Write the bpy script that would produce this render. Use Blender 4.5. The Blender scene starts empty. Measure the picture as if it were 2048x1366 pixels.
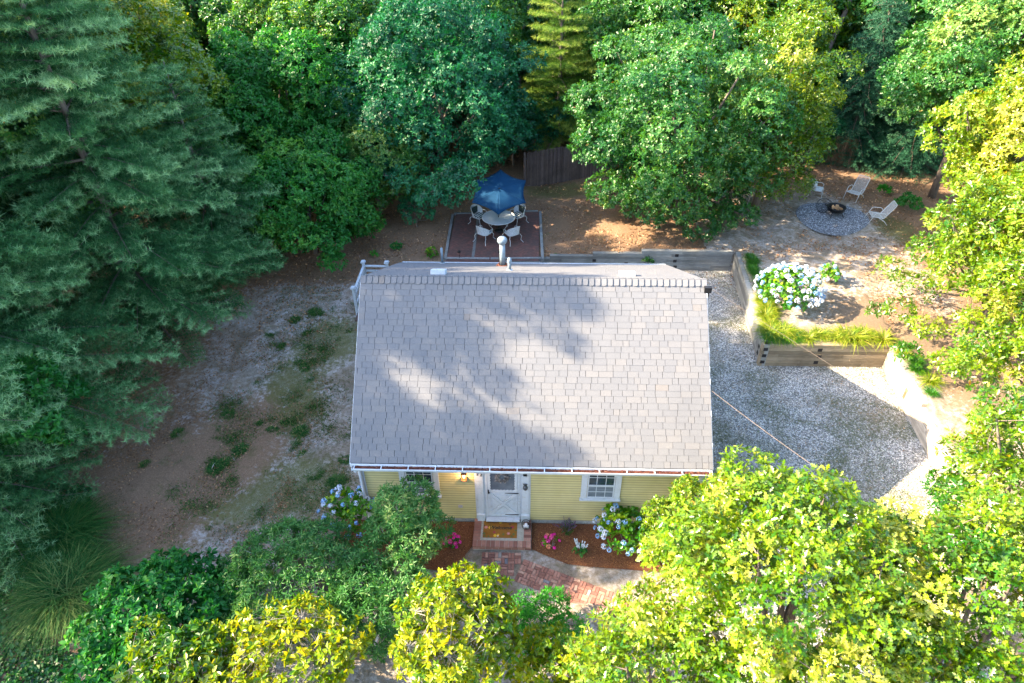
import bpy, math, random
import numpy as np
from mathutils import Vector, Matrix, noise
rad = math.radians
S = bpy.context.scene
COL = S.collection
# ------------------------------------------------------------------ camera
CP = np.array([-0.006, -12.892, 16.744]); YAW, PITCH, ROLL, FPX = -0.0362, 0.65226, -0.009384, 1351.96
def cam_axes():
    cy, sy, cp, sp = math.cos(YAW), math.sin(YAW), math.cos(PITCH), math.sin(PITCH)
    f = np.array([sy*cp, cy*cp, -sp]); r = np.array([cy, -sy, 0.]); u = np.cross(r, f)
    cr, sr = math.cos(ROLL), math.sin(ROLL)
    return cr*r+sr*u, -sr*r+cr*u, f
CR, CU, CF = cam_axes()
cd = bpy.data.cameras.new('camera'); cam = bpy.data.objects.new('camera', cd); COL.objects.link(cam)
cam.matrix_world = Matrix(((CR[0], CU[0], -CF[0], CP[0]), (CR[1], CU[1], -CF[1], CP[1]), (CR[2], CU[2], -CF[2], CP[2]), (0, 0, 0, 1)))
cd.sensor_width = 36; cd.lens = 36*FPX/2048; cd.clip_end = 500; cd.clip_start = .1
S.camera = cam
# ------------------------------------------------------------------ light
SUN = Vector((-1.45, -0.04, 1.0)).normalized()
W = bpy.data.worlds.new('World'); S.world = W; W.use_nodes = True
nt = W.node_tree; bg = nt.nodes['Background']
sky = nt.nodes.new('ShaderNodeTexSky'); sky.sky_type = 'NISHITA'; sky.sun_disc = False
sky.sun_elevation = math.asin(SUN.z); sky.sun_rotation = math.atan2(SUN.x, SUN.y)
sky.air_density = 1.0; sky.dust_density = 1.6; sky.ozone_density = 1.2
nt.links.new(sky.outputs[0], bg.inputs[0]); bg.inputs[1].default_value = 0.15
sl = bpy.data.lights.new('sun', 'SUN'); sl.energy = 4.9; sl.angle = rad(0.5); sl.color = (1.0, 0.81, 0.56)
so = bpy.data.objects.new('sun', sl); COL.objects.link(so); so.rotation_euler = SUN.to_track_quat('Z', 'Y').to_euler(); so.location = (-30, 0, 30)
S.view_settings.view_transform = 'Standard'; S.view_settings.look = 'None'; S.view_settings.exposure = 2.68; S.view_settings.gamma = 1
S.render.engine = 'CYCLES'
S.cycles.max_bounces = 6; S.cycles.diffuse_bounces = 3; S.cycles.glossy_bounces = 2; S.cycles.transmission_bounces = 3; S.cycles.transparent_max_bounces = 4
# ------------------------------------------------------------------ helpers
def ss(a, b, x):
    t = np.clip((x-a)/(b-a), 0, 1); return t*t*(3-2*t)
def in_poly(x, y, poly):
    x = np.asarray(x, float); y = np.asarray(y, float); c = np.zeros(x.shape, bool); n = len(poly)
    for i in range(n):
        x1, y1 = poly[i]; x2, y2 = poly[(i+1) % n]
        if y1 == y2: continue
        c ^= ((y1 > y) != (y2 > y)) & (x < (x2-x1)*(y-y1)/(y2-y1)+x1)
    return c
def dist_poly(x, y, poly):
    x = np.asarray(x, float); y = np.asarray(y, float); d = np.full(x.shape, 1e9); n = len(poly)
    for i in range(n):
        x1, y1 = poly[i]; x2, y2 = poly[(i+1) % n]
        L2 = (x2-x1)**2+(y2-y1)**2
        t = np.clip(((x-x1)*(x2-x1)+(y-y1)*(y2-y1))/L2, 0, 1)
        d = np.minimum(d, np.hypot(x-x1-t*(x2-x1), y-y1-t*(y2-y1)))
    return d
# lower level (driveway and front yard); outside of it the ground is held up by the timber walls
BASIN = [(-0.2, 14.65), (9.33, 14.65), (8.82, 7.63), (13.5, 7.63), (12.95, 0.5), (12.6, -6), (12.3, -30), (-90, -30), (-90, -1), (-0.2, -1)]
def height(x, y):
    x = np.asarray(x, float); y = np.asarray(y, float)
    U = 0.66+(1.05-0.66)*ss(0.5, 6.5, x)
    UL = 0.66*ss(4.5, 13.5, y)
    U = np.where(x < 0, UL, U)
    U = U*ss(-16, -4, y)+0.0 if False else U
    d = dist_poly(x, y, BASIN); ins = in_poly(x, y, BASIN)
    k = np.where(ins, 0.0, ss(0.04, 0.16, d))
    k = np.where(x < -0.2, 1.0, k)
    L = np.where(x < -0.2, UL, 0.0)
    h = L*(1-k)+U*k
    h = np.where((x > -5) & (x < 0) & (y < 12), 0.0, h)
    h = h + np.clip(y-27, 0, 60)*0.012
    return h
def hz(x, y): return float(height(np.array([x]), np.array([y]))[0])
def G(px, py, dz=0.0):
    """ground point seen at a pixel of the 2048 wide photograph"""
    d = CR*(px-1024)/FPX-CU*(py-683)/FPX+CF; z = 0.5
    for _ in range(14):
        t = (z+dz-CP[2])/d[2]; P = CP+d*t; z = 0.5*z+0.5*hz(P[0], P[1])
    return P[0], P[1], z
def tag(o, label=None, cat=None, group=None, kind=None):
    if label: o['label'] = label
    if cat: o['category'] = cat
    if group: o['group'] = group
    if kind: o['kind'] = kind
    return o
def empty(name, loc, rz=0, label=None, cat=None, group=None):
    o = bpy.data.objects.new(name, None); COL.objects.link(o); o.location = loc; o.rotation_euler = (0, 0, rz)
    o.empty_display_size = .2
    return tag(o, label, cat, group)
def link(name, me, mat=None, parent=None, loc=(0, 0, 0), rz=0):
    o = bpy.data.objects.new(name, me); COL.objects.link(o); o.location = loc; o.rotation_euler = (0, 0, rz)
    if mat and not me.materials: me.materials.append(mat)
    if parent: o.parent = parent
    return o
def np_mesh(name, V, loops, sizes, attr=None, smooth=False):
    me = bpy.data.meshes.new(name); V = np.asarray(V, np.float32); loops = np.asarray(loops, np.int32); sizes = np.asarray(sizes, np.int32)
    me.vertices.add(len(V)); me.vertices.foreach_set('co', V.ravel())
    me.loops.add(len(loops)); me.loops.foreach_set('vertex_index', loops)
    me.polygons.add(len(sizes)); st = np.zeros(len(sizes), np.int32); st[1:] = np.cumsum(sizes)[:-1]
    me.polygons.foreach_set('loop_start', st); me.polygons.foreach_set('loop_total', sizes)
    me.polygons.foreach_set('use_smooth', np.full(len(sizes), bool(smooth)))
    if attr is not None:
        a = me.attributes.new('v', 'FLOAT', 'FACE'); a.data.foreach_set('value', np.asarray(attr, np.float32))
    me.update(calc_edges=True); me.validate()
    return me
class MB:
    def __init__(s): s.v = []; s.f = []; s.a = []
    def add(s, vs, fs, a=0.5):
        o = len(s.v); s.v += [tuple(p) for p in vs]; s.f += [tuple(i+o for i in f) for f in fs]; s.a += [a]*len(fs); return s
    def box(s, x0, x1, y0, y1, z0, z1, a=0.5, rz=0, c=None):
        vs = [(x0, y0, z0), (x1, y0, z0), (x1, y1, z0), (x0, y1, z0), (x0, y0, z1), (x1, y0, z1), (x1, y1, z1), (x0, y1, z1)]
        if rz:
            cx, cy = c or ((x0+x1)/2, (y0+y1)/2); k, q = math.cos(rz), math.sin(rz)
            vs = [(cx+(x-cx)*k-(y-cy)*q, cy+(x-cx)*q+(y-cy)*k, z) for x, y, z in vs]
        return s.add(vs, [(0, 3, 2, 1), (4, 5, 6, 7), (0, 1, 5, 4), (1, 2, 6, 5), (2, 3, 7, 6), (3, 0, 4, 7)], a)
    def obox(s, o, X, Y, Z, a=0.5):
        """box from corner o with edge vectors X, Y, Z"""
        o, X, Y, Z = map(Vector, (o, X, Y, Z))
        vs = [o, o+X, o+X+Y, o+Y, o+Z, o+X+Z, o+X+Y+Z, o+Y+Z]
        return s.add(vs, [(0, 3, 2, 1), (4, 5, 6, 7), (0, 1, 5, 4), (1, 2, 6, 5), (2, 3, 7, 6), (3, 0, 4, 7)], a)
    def tube(s, pts, r, n=8, a=0.5, cap=True):
        pts = [Vector(p) for p in pts]; rs = r if isinstance(r, (list, tuple)) else [r]*len(pts); o = len(s.v); prev = None
        for i, p in enumerate(pts):
            d = (pts[min(i+1, len(pts)-1)]-pts[max(i-1, 0)]).normalized()
            if prev is None: u = d.orthogonal().normalized()
            else: u = (prev-d*prev.dot(d)); u = u.normalized() if u.length > 1e-6 else d.orthogonal().normalized()
            prev = u; w = d.cross(u)
            for k in range(n):
                t = 2*math.pi*k/n; s.v.append(tuple(p+(u*math.cos(t)+w*math.sin(t))*rs[i]))
        for i in range(len(pts)-1):
            for k in range(n):
                s.f.append((o+i*n+k, o+i*n+(k+1) % n, o+(i+1)*n+(k+1) % n, o+(i+1)*n+k)); s.a.append(a)
        if cap:
            s.f.append(tuple(o+k for k in reversed(range(n)))); s.f.append(tuple(o+(len(pts)-1)*n+k for k in range(n))); s.a += [a, a]
        return s
    def lathe(s, c, prof, n=24, a=0.5):
        o = len(s.v); c = Vector(c)
        for r, z in prof:
            for k in range(n):
                t = 2*math.pi*k/n; s.v.append((c.x+r*math.cos(t), c.y+r*math.sin(t), c.z+z))
        for i in range(len(prof)-1):
            for k in range(n): s.f.append((o+i*n+k, o+i*n+(k+1) % n, o+(i+1)*n+(k+1) % n, o+(i+1)*n+k)); s.a.append(a)
        return s
    def prism(s, poly, z0, z1, a=0.5):
        n = len(poly); vs = [(x, y, z0) for x, y in poly]+[(x, y, z1) for x, y in poly]
        return s.add(vs, [tuple(reversed(range(n))), tuple(range(n, 2*n))]+[(i, (i+1) % n, n+(i+1) % n, n+i) for i in range(n)], a)
    def yprism(s, poly, y0, y1, a=0.5):
        """poly in (x, z), extruded along y"""
        n = len(poly); vs = [(x, y0, z) for x, z in poly]+[(x, y1, z) for x, z in poly]
        return s.add(vs, [tuple(range(n)), tuple(reversed(range(n, 2*n)))]+[(i, n+i, n+(i+1) % n, (i+1) % n) for i in range(n)], a)
    def xprism(s, poly, x0, x1, a=0.5):
        """poly in (y, z), extruded along x"""
        n = len(poly); vs = [(x0, y, z) for y, z in poly]+[(x1, y, z) for y, z in poly]
        return s.add(vs, [tuple(reversed(range(n))), tuple(range(n, 2*n))]+[(i, (i+1) % n, n+(i+1) % n, n+i) for i in range(n)], a)
    def ball(s, c, r, n=10, m=6, a=0.5, sz=1):
        prof = [(max(r*math.sin(math.pi*i/m), 1e-4), -r*sz*math.cos(math.pi*i/m)) for i in range(m+1)]
        return s.lathe(c, prof, n, a)
    def sh(s, dy): s.v = [(x, y+dy, z) for x, y, z in s.v]; return s
    def build(s, name, mat, parent=None, loc=(0, 0, 0), rz=0, smooth=False, bevel=0):
        loops = [i for f in s.f for i in f]
        me = np_mesh(name, s.v, loops, [len(f) for f in s.f], s.a, smooth)
        o = link(name, me, mat, parent, loc, rz)
        if bevel:
            b = o.modifiers.new('b', 'BEVEL'); b.width = bevel; b.segments = 2; b.limit_method = 'ANGLE'
        return o
def dup(root, loc, rz=0, sc=1, label=None, group=None, cat=None):
    def cp(o, par):
        c = o.copy(); COL.objects.link(c)
        if par: c.parent = par
        for ch in [k for k in o.children]: cp(ch, c)
        return c
    r = cp(root, None); r.location = loc; r.rotation_euler = (0, 0, rz); r.scale = (sc, sc, sc) if not isinstance(sc, tuple) else sc
    if label: r['label'] = label
    if group: r['group'] = group
    elif 'group' in r.keys(): del r['group']
    if cat: r['category'] = cat
    return r
# ------------------------------------------------------------------ materials
class NT:
    def __init__(s, name):
        s.m = bpy.data.materials.new(name); s.m.use_nodes = True; s.t = s.m.node_tree; s.N = s.t.nodes
        s.b = s.N['Principled BSDF']; s.out = s.N['Material Output']
    def n(s, typ, **kw):
        nd = s.N.new('ShaderNode'+typ)
        for k, v in kw.items(): setattr(nd, k, v)
        return nd
    def l(s, a, b): s.t.links.new(a, b)
    def coord(s, kind='Object', scale=None):
        c = s.n('TexCoord').outputs[kind]
        if scale:
            m = s.n('Mapping'); m.inputs['Scale'].default_value = scale; s.l(c, m.inputs[0]); c = m.outputs[0]
        return c
    def noise(s, scale, detail=4, rough=.55, vec=None, dist=0):
        nd = s.n('TexNoise'); nd.inputs['Scale'].default_value = scale; nd.inputs['Detail'].default_value = detail; nd.inputs['Roughness'].default_value = rough; nd.inputs['Distortion'].default_value = dist
        if vec is not None: s.l(vec, nd.inputs[0])
        return nd.outputs[0]
    def ramp(s, fac, stops, interp='LINEAR'):
        r = s.n('ValToRGB'); e = r.color_ramp.elements; r.color_ramp.interpolation = interp
        while len(e) > 1: e.remove(e[-1])
        for i, (p, c) in enumerate(stops):
            k = e[0] if i == 0 else e.new(p)
            k.position = p; k.color = (*c, 1) if not isinstance(c, (int, float)) else (c, c, c, 1)
        s.l(fac, r.inputs[0]); return r.outputs[0]
    def mix(s, fac, a, b, blend='MIX'):
        m = s.n('MixRGB', blend_type=blend)
        for i, v in ((0, fac), (1, a), (2, b)):
            if isinstance(v, (int, float)): m.inputs[i].default_value = v if i == 0 else (v, v, v, 1)
            elif isinstance(v, tuple): m.inputs[i].default_value = (*v, 1)
            else: s.l(v, m.inputs[i])
        return m.outputs[0]
    def math(s, op, a, b=0.0):
        m = s.n('Math', operation=op)
        for i, v in ((0, a), (1, b)):
            if isinstance(v, (int, float)): m.inputs[i].default_value = v
            else: s.l(v, m.inputs[i])
        return m.outputs[0]
    def attr(s, name='v'):
        a = s.n('Attribute'); a.attribute_name = name; return a.outputs['Fac']
    def color(s, c): s.l(c, s.b.inputs['Base Color'])
    def set(s, rough=.6, spec=.4, metal=0):
        s.b.inputs['Roughness'].default_value = rough; s.b.inputs['Specular IOR Level'].default_value = spec; s.b.inputs['Metallic'].default_value = metal
    def bump(s, h, strength=.3, dist=.02):
        b = s.n('Bump'); b.inputs['Strength'].default_value = strength; b.inputs['Distance'].default_value = dist; s.l(h, b.inputs['Height']); s.l(b.outputs[0], s.b.inputs['Normal'])
def paint(name, c, rough=.5, var=.12, scale=3, spec=.4, metal=0, bump=.1, dirt=None):
    t = NT(name); co = t.coord(); f = t.noise(scale, 6, .6, co)
    lo = tuple(x*(1-var) for x in c); hi = tuple(min(x*(1+var), 1) for x in c)
    col = t.ramp(f, [(.3, lo), (.7, hi)])
    if dirt:
        g = t.noise(scale*2.3, 8, .7, co, .5); col = t.mix(t.ramp(g, [(.52, 0.), (.72, 1.)]), col, dirt)
    t.color(col); t.set(rough, spec, metal)
    if bump: t.bump(t.noise(scale*25, 3, .6, co), bump, .004)
    return t.m
def wood(name, c1, c2, scale=(1, 1, 12), rough=.75, grain=6, dark=None):
    t = NT(name); co = t.coord('Object', scale); f = t.noise(grain, 8, .65, co, .6)
    col = t.ramp(f, [(.25, c1), (.75, c2)]); a = t.attr()
    col = t.mix(1., col, t.ramp(a, [(0, .65), (1, 1.25)]), 'MULTIPLY')
    g = t.noise(1.1, 5, .6, t.coord()); col = t.mix(t.ramp(g, [(.45, 0.), (.75, .55)]), col, dark or tuple(x*.45 for x in c1))
    t.color(col); t.set(rough, .25); t.bump(f, .5, .006); return t.m
def leafmat(name, c1, c2, c3=None, rough=.42, trans=.35, spec=.5, tcol=None, rare=None):
    t = NT(name); a = t.attr(); inf = t.n('ObjectInfo').outputs['Random']
    stops = [(0.0, c1), (.6, c2)]+([(1.0, c3)] if c3 else [])
    v = t.math('ADD', a, t.math('MULTIPLY', t.math('SUBTRACT', inf, .5), .22))
    col = t.ramp(v, stops)
    if rare: col = t.mix(t.ramp(t.math('FRACT', t.math('MULTIPLY', a, 97.3)), [(rare[1], 0.), (rare[1]+.01, 1.)]), col, rare[0])
    hs = t.n('HueSaturation'); hs.inputs['Saturation'].default_value = 1.12; t.l(col, hs.inputs['Color']); col = hs.outputs[0]
    t.color(col); t.set(rough, spec)
    tr = t.n('BsdfTranslucent'); t.l(t.mix(1., col, tcol or (1.9, 1.7, .7), 'MULTIPLY'), tr.inputs[0])
    mx = t.n('MixShader'); mx.inputs[0].default_value = trans; t.l(t.b.outputs[0], mx.inputs[1]); t.l(tr.outputs[0], mx.inputs[2]); t.l(mx.outputs[0], t.out.inputs[0])
    return t.m
M = {}
M['trim'] = paint('white_trim', (.5, .55, .6), .5, .06, 4, dirt=(.38, .41, .41))
M['post'] = paint('white_post', (.4, .44, .48), .6, .1, 3, dirt=(.27, .27, .27))
M['dark_metal'] = paint('dark_metal', (.02, .02, .022), .45, .3, 6, metal=.4)
M['white_metal'] = paint('white_metal', (.55, .57, .57), .4, .08, 5, dirt=(.36, .34, .3))
M['galv'] = paint('galvanised', (.2, .26, .3), .5, .2, 5, metal=.2, dirt=(.18, .14, .1))
M['rust'] = paint('rust', (.22, .07, .03), .8, .4, 14)
M['concrete'] = paint('concrete', (.3, .31, .3), .85, .2, 7, bump=.4, dirt=(.18, .18, .16))
M['bark'] = wood('bark', (.09, .07, .055), (.24, .2, .17), (3, 3, .8), .9, 5)
M['barkpale'] = wood('pale_bark', (.2, .19, .18), (.42, .4, .38), (3, 3, .8), .9, 5)
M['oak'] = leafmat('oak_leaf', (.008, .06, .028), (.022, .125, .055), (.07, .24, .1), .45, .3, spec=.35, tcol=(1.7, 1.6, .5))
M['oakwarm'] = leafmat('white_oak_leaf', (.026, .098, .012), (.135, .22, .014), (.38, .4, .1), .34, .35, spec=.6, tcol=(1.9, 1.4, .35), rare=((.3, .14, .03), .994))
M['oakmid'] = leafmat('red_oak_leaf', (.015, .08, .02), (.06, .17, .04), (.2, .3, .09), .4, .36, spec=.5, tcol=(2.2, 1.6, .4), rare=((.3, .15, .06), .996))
M['bright'] = leafmat('cherry_leaf', (.015, .09, .02), (.045, .18, .04), (.14, .3, .07), .45, .33, spec=.35)
M['rhodo'] = leafmat('rhododendron_leaf', (.014, .09, .025), (.04, .17, .04), (.12, .29, .07), .42, .3, spec=.3)
M['yellow'] = leafmat('sunlit_rhododendron_leaf', (.06, .16, .012), (.24, .3, .012), (.52, .48, .06), .4, .38, tcol=(1.6, 1.2, .3))  # sunlit copy of the rhododendron leaf, the sun's yellow put into its colour
M['willow'] = leafmat('narrow_leaf', (.03, .11, .03), (.08, .2, .06), (.28, .36, .15), .45, .3, spec=.35)
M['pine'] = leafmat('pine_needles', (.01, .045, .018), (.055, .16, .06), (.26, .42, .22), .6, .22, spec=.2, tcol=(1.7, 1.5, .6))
M['pinewarm'] = leafmat('warm_pine_needles', (.03, .08, .02), (.08, .16, .03), (.24, .3, .08), .6, .25, spec=.2)
M['spruce'] = leafmat('spruce_needles', (.01, .05, .03), (.03, .1, .06), (.08, .17, .1), .6, .2, spec=.2, tcol=(1.5, 1.6, .7))
M['ivy'] = leafmat('ivy_leaf', (.008, .05, .012), (.02, .1, .02), (.06, .17, .03), .4, .2)
M['grassdark'] = leafmat('dark_grass_blade', (.012, .06, .016), (.035, .11, .028), (.15, .2, .07), .6, .25, spec=.2)
M['grassyel'] = leafmat('sunlit_daylily_blade', (.06, .13, .012), (.19, .25, .03), (.4, .38, .1), .5, .35)  # strappy leaf with the yellow of sunlight put into its colour
M['grassgreen'] = leafmat('liriope_blade', (.02, .09, .015), (.045, .16, .02), (.1, .24, .03), .5, .3)
M['hydleaf'] = leafmat('hydrangea_leaf', (.03, .13, .015), (.09, .23, .02), (.25, .36, .02), .45, .3)
M['fern'] = leafmat('fern_leaf', (.02, .14, .015), (.04, .22, .02), (.08, .3, .03), .5, .3)
M['litter'] = leafmat('dead_leaf', (.12, .07, .045), (.3, .17, .1), (.55, .38, .25), .8, .1, spec=.2)
def petals(name, c1, c2, c3): return leafmat(name, c1, c2, c3, .6, .25, spec=.2, tcol=(1, 1, 1))
M['bluepet'] = petals('blue_petal', (.16, .33, .62), (.3, .48, .72), (.5, .62, .78))
M['whitepet'] = petals('white_blue_petal', (.42, .52, .7), (.6, .66, .76), (.75, .76, .74))
M['pinkpet'] = petals('pink_petal', (.6, .03, .28), (.78, .08, .42), (.85, .25, .5))
M['peachpet'] = petals('peach_petal', (.7, .25, .2), (.75, .35, .25), (.8, .5, .3))
# ------------------------------------------------------------------ terrain
def axis(lo, hi, step, far, grow=1.25):
    a = list(np.arange(lo, hi+1e-6, step)); s = step; x = lo; L = []
    while x > -far: s *= grow; x -= s; L.append(x)
    s = step; x = hi; Rr = []
    while x < far: s *= grow; x += s; Rr.append(x)
    return np.array(L[::-1]+a+Rr)
xs = axis(-17, 22, .11, 220); ys = axis(-7, 26, .11, 260)
X, Y = np.meshgrid(xs, ys); Z = height(X, Y)
rng = np.random.default_rng(5)
bumpy = np.zeros_like(X)
for k in range(26):
    w = rng.uniform(.5, 5); a = rng.uniform(0, 6.28); bumpy += np.sin(X*w*np.cos(a)+Y*w*np.sin(a)+rng.uniform(0, 6))*.018/w**.6
Z = Z+bumpy*np.where(in_poly(X, Y, [(-5, 8.5), (-5, -2.6), (14, -2.6), (14, 15), (-.2, 15), (-.2, 8.5)]), .12, 1.0)*np.where(in_poly(X, Y, [(-4.4, 13.5), (.8, 13.5), (.8, 20.5), (-4.4, 20.5)]), .1, 1)
nx, ny = len(xs), len(ys)
idx = np.arange(nx*ny).reshape(ny, nx)
quads = np.stack([idx[:-1, :-1], idx[:-1, 1:], idx[1:, 1:], idx[1:, :-1]], -1).reshape(-1, 4)
me = np_mesh('ground', np.stack([X, Y, Z], -1).reshape(-1, 3), quads.ravel(), np.full(len(quads), 4), None, True)
# masks painted by where each soil type lies: needle litter, moss grass, sand
vx, vy = X.ravel(), Y.ravel()
def blob(cx, cy, rx, ry, a=0):
    c, s_ = math.cos(a), math.sin(a); dx, dy = vx-cx, vy-cy
    return np.exp(-(((dx*c+dy*s_)/rx)**2+((-dx*s_+dy*c)/ry)**2))
lit = np.clip(.6*ss(-9.5, -13.5, vx+.12*np.clip(vy, -5, 14)*1.0)+ss(10.5, 14, vy)*(vx < 8)+ss(19, 23, vy)+blob(-10.2, 2.2, 2.2, 5, -.35)*.9+ss(15, 19, vx)*.9, 0, 1)*ss(-9, -3, vy+3)
moss = np.clip(blob(-9.3, 6.2, 1.4, 1.2)*.6+blob(-6.4, -1.2, 1.2, .9)*.7+blob(-10.6, -1.5, 1.6, .8)*.5+blob(-7.2, 1.3, 1.7, 1.3)+blob(-8.0, 8.6, 1.8, 1.6)+blob(-8.2, 4.6, 1.2, 1.4)*.7+blob(1.6, 21.8, 2.6, 1.2)*.9+blob(17.6, 17.0, 1.1, 1.6)+blob(-9.2, .2, 1.6, .8)*.6, 0, 1)
sand = np.clip(blob(-5.6, 5.2, .75, 1.6)+blob(13.6, 9.6, 2.6, 2.2)*.8+blob(15.5, 6, 2, 4)*.8+blob(-1.2, -1.8, 3.4, 1.0)*.35, 0, 1)
for nm, arr in (('litter', lit), ('moss', moss), ('sand', sand)):
    a = me.attributes.new(nm, 'FLOAT', 'POINT'); a.data.foreach_set('value', arr.astype(np.float32))
t = NT('soil'); co = t.coord()
n1 = t.noise(.9, 8, .65, co, .4); n2 = t.noise(6, 8, .7, co); n3 = t.noise(28, 6, .75, co); n4 = t.noise(90, 3, .7, co)
base = t.ramp(n1, [(.3, (.27, .22, .17)), (.45, (.4, .34, .28)), (.54, (.62, .57, .54)), (.62, (.44, .36, .3)), (.74, (.33, .23, .16))])
base = t.mix(t.ramp(n2, [(.4, 0.), (.62, .75)]), base, (.26, .2, .13))
def msk(a, w=.5): return t.ramp(t.math('ADD', t.math('MULTIPLY', t.attr(a), 1.0), t.math('MULTIPLY', t.math('SUBTRACT', n2, .5), 1.3)), [(.35, 0.), (.62, 1.)])
base = t.mix(msk('sand'), base, t.ramp(n3, [(.3, (.2, .135, .085)), (.7, (.34, .25, .175))]))
base = t.mix(msk('litter'), base, t.ramp(n3, [(.3, (.17, .1, .06)), (.55, (.34, .215, .135)), (.75, (.55, .4, .28))]))
base = t.mix(t.math('MULTIPLY', msk('moss'), t.ramp(n3, [(.35, .3), (.6, .95)])), base, t.ramp(n4, [(.3, (.07, .1, .02)), (.7, (.2, .22, .06))]))
gm = t.ramp(t.noise(1.7, 7, .7, co, .6), [(.55, 0.), (.68, .65)])
base = t.mix(t.math('MULTIPLY', gm, t.ramp(n4, [(.4, 0.), (.55, 1.)])), base, (.08, .11, .025))
base = t.mix(t.ramp(n4, [(.36, .65), (.52, 0.)]), base, (.08, .06, .04)); base = t.mix(t.ramp(t.noise(14, 5, .8, co, .3), [(.52, 0.), (.66, .55)]), base, (.11, .08, .055))
base = t.mix(t.ramp(t.noise(60, 4, .8, co), [(.62, 0.), (.72, .5)]), base, (.5, .46, .42))
t.color(base); t.set(.95, .15); t.bump(t.math('ADD', n3, n4), .9, .05)
g = link('ground', me, t.m); tag(g, kind='structure')
def sheet(name, poly, z, mat, kind='structure', res=None):
    m = MB(); n = len(poly); m.add([(x, y, z) for x, y in poly], [tuple(range(n))]); o = m.build(name, mat); tag(o, kind=kind); return o
# gravel driveway
t = NT('shell_gravel'); co = t.coord()
vor = t.n('TexVoronoi'); vor.inputs['Scale'].default_value = 26; t.l(co, vor.inputs[0])
vc = t.n('SeparateColor'); t.l(vor.outputs['Color'], vc.inputs[0])
col = t.ramp(vc.outputs[0], [(0, (.14, .13, .12)), (.35, (.34, .33, .32)), (.7, (.55, .54, .53)), (1, (.8, .79, .77))])
col = t.mix(t.ramp(vor.outputs['Distance'], [(.3, 0.), (.65, .7)]), col, (.06, .06, .05))
nm = t.noise(.55, 6, .65, co, .6); nf = t.noise(9, 6, .75, co)
mo = t.math('MULTIPLY', t.ramp(nm, [(.44, 0.), (.6, 1.)]), t.ramp(nf, [(.42, 0.), (.56, 1.)]))
col = t.mix(t.math('MULTIPLY', mo, .85), col, (.075, .085, .035))
brn = t.ramp(t.noise(.5, 5, .6, t.coord('Object', (1, 1, 1)), .3), [(.55, 0.), (.7, .5)])
col = t.mix(brn, col, (.2, .15, .1))
t.color(col); t.set(.85, .25); t.bump(vor.outputs['Distance'], 1.0, .03)
M['gravel'] = t.m
sheet('driveway', [(4.2, -9), (12.45, -9), (13.1, 0.5), (13.63, 7.73), (8.9, 7.75), (9.42, 14.75), (4.2, 14.75)], .03, t.m)
# ------------------------------------------------------------------ retaining walls of timber
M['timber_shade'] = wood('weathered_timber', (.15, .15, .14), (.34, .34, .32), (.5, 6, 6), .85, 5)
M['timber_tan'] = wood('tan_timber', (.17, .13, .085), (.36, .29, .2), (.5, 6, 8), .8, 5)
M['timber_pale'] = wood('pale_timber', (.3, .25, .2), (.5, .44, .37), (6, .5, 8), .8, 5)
M['endgrain'] = wood('dark_end_grain', (.015, .014, .016), (.05, .045, .045), (4, 4, 4), .9, 8)
M['endbrown'] = wood('brown_end_grain', (.16, .09, .05), (.3, .18, .11), (4, 4, 4), .9, 8)
def twall(label, A, B, levels, mat, endmat, deads, side, th=.2, base=0.0):
    """A->B footing line of the visible face; levels: list of (u0,u1) spans of each course, bottom first; side: +1 = soil on the left of A->B"""
    A = Vector((*A, 0)); B = Vector((*B, 0)); L = (B-A).length; X = (B-A).normalized(); Nn = Vector((-X.y, X.x, 0))*side
    root = empty('retaining_wall', (A.x, A.y, base), 0, label, 'retaining wall', 'timber retaining walls around the gravel driveway')
    h = .152; rr = random.Random(int(A.x*100)+7)
    m = MB()
    for i, (u0, u1) in enumerate(levels):
        u = u0; off = rr.uniform(.6, 2.2)
        while u < u1-.01:
            w = min(u+off, u1); 
            if u1-w < .5: w = u1
            j = rr.uniform(-.006, .006); z0 = i*h+.002
            m.obox(X*(u+.002)+Nn*(j)+Vector((0, 0, z0)), X*(w-u-.004), Nn*th, (0, 0, h-.006), rr.random()); u = w; off = 2.44
    m.build('timber_courses', mat, root, bevel=.006)
    for (u, lv) in deads:
        d = MB(); d.obox(X*(u)+Nn*(-.012)+Vector((0, 0, lv*h+.006)), X*.16, Nn*.14, (0, 0, h-.014), rr.random()); d.build('deadman_end', endmat, root)
    return root
twall('grey weathered timber wall behind the house, its top stepping down to the patio', (-0.3, 14.65), (9.23, 14.65), [(0, 9.53)]*4+[(1.1, 9.53), (3.0, 9.53), (5.5, 9.53), (6.1, 9.53)][0:1]+[(3.1, 9.53), (5.35, 9.53)], M['timber_shade'], M['endgrain'], [(3.1, 3), (6.9, 1), (6.85, 3), (6.9, 5), (4.6, 2)], +1)
twall('grey timber wall running beside the house down the gravel side yard', (8.82, 7.63), (9.33, 14.65), [(0, 7.04)]*7, M['timber_shade'], M['endgrain'], [(.5, 1), (.5, 3)], -1)
twall('brown timber wall under the big hydrangea facing the driveway', (8.76, 7.63), (13.5, 7.63), [(0, 4.75)]*7, M['timber_tan'], M['endgrain'], [(.06, 1), (.06, 3), (.06, 5), (2.1, 1), (2.15, 3), (2.1, 5)], +1)
twall('sunlit pale timber wall along the right edge of the driveway', (13.5, 7.63), (12.95, 0.5), [(0, 7.15)]*4+[(0, 7.1)]*2+[(0, 3.2)], M['timber_pale'], M['endbrown'], [(2.0, 2), (2.0, 3), (2.0, 4), (4.9, 3)], +1)
twall('lower sunlit timber wall end beyond the driveway oak', (12.93, 0.46), (12.6, -6), [(0, 6.4)]*4+[(0, 4)], M['timber_pale'], M['endbrown'], [(.3, 1), (.3, 3)], +1)
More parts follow.
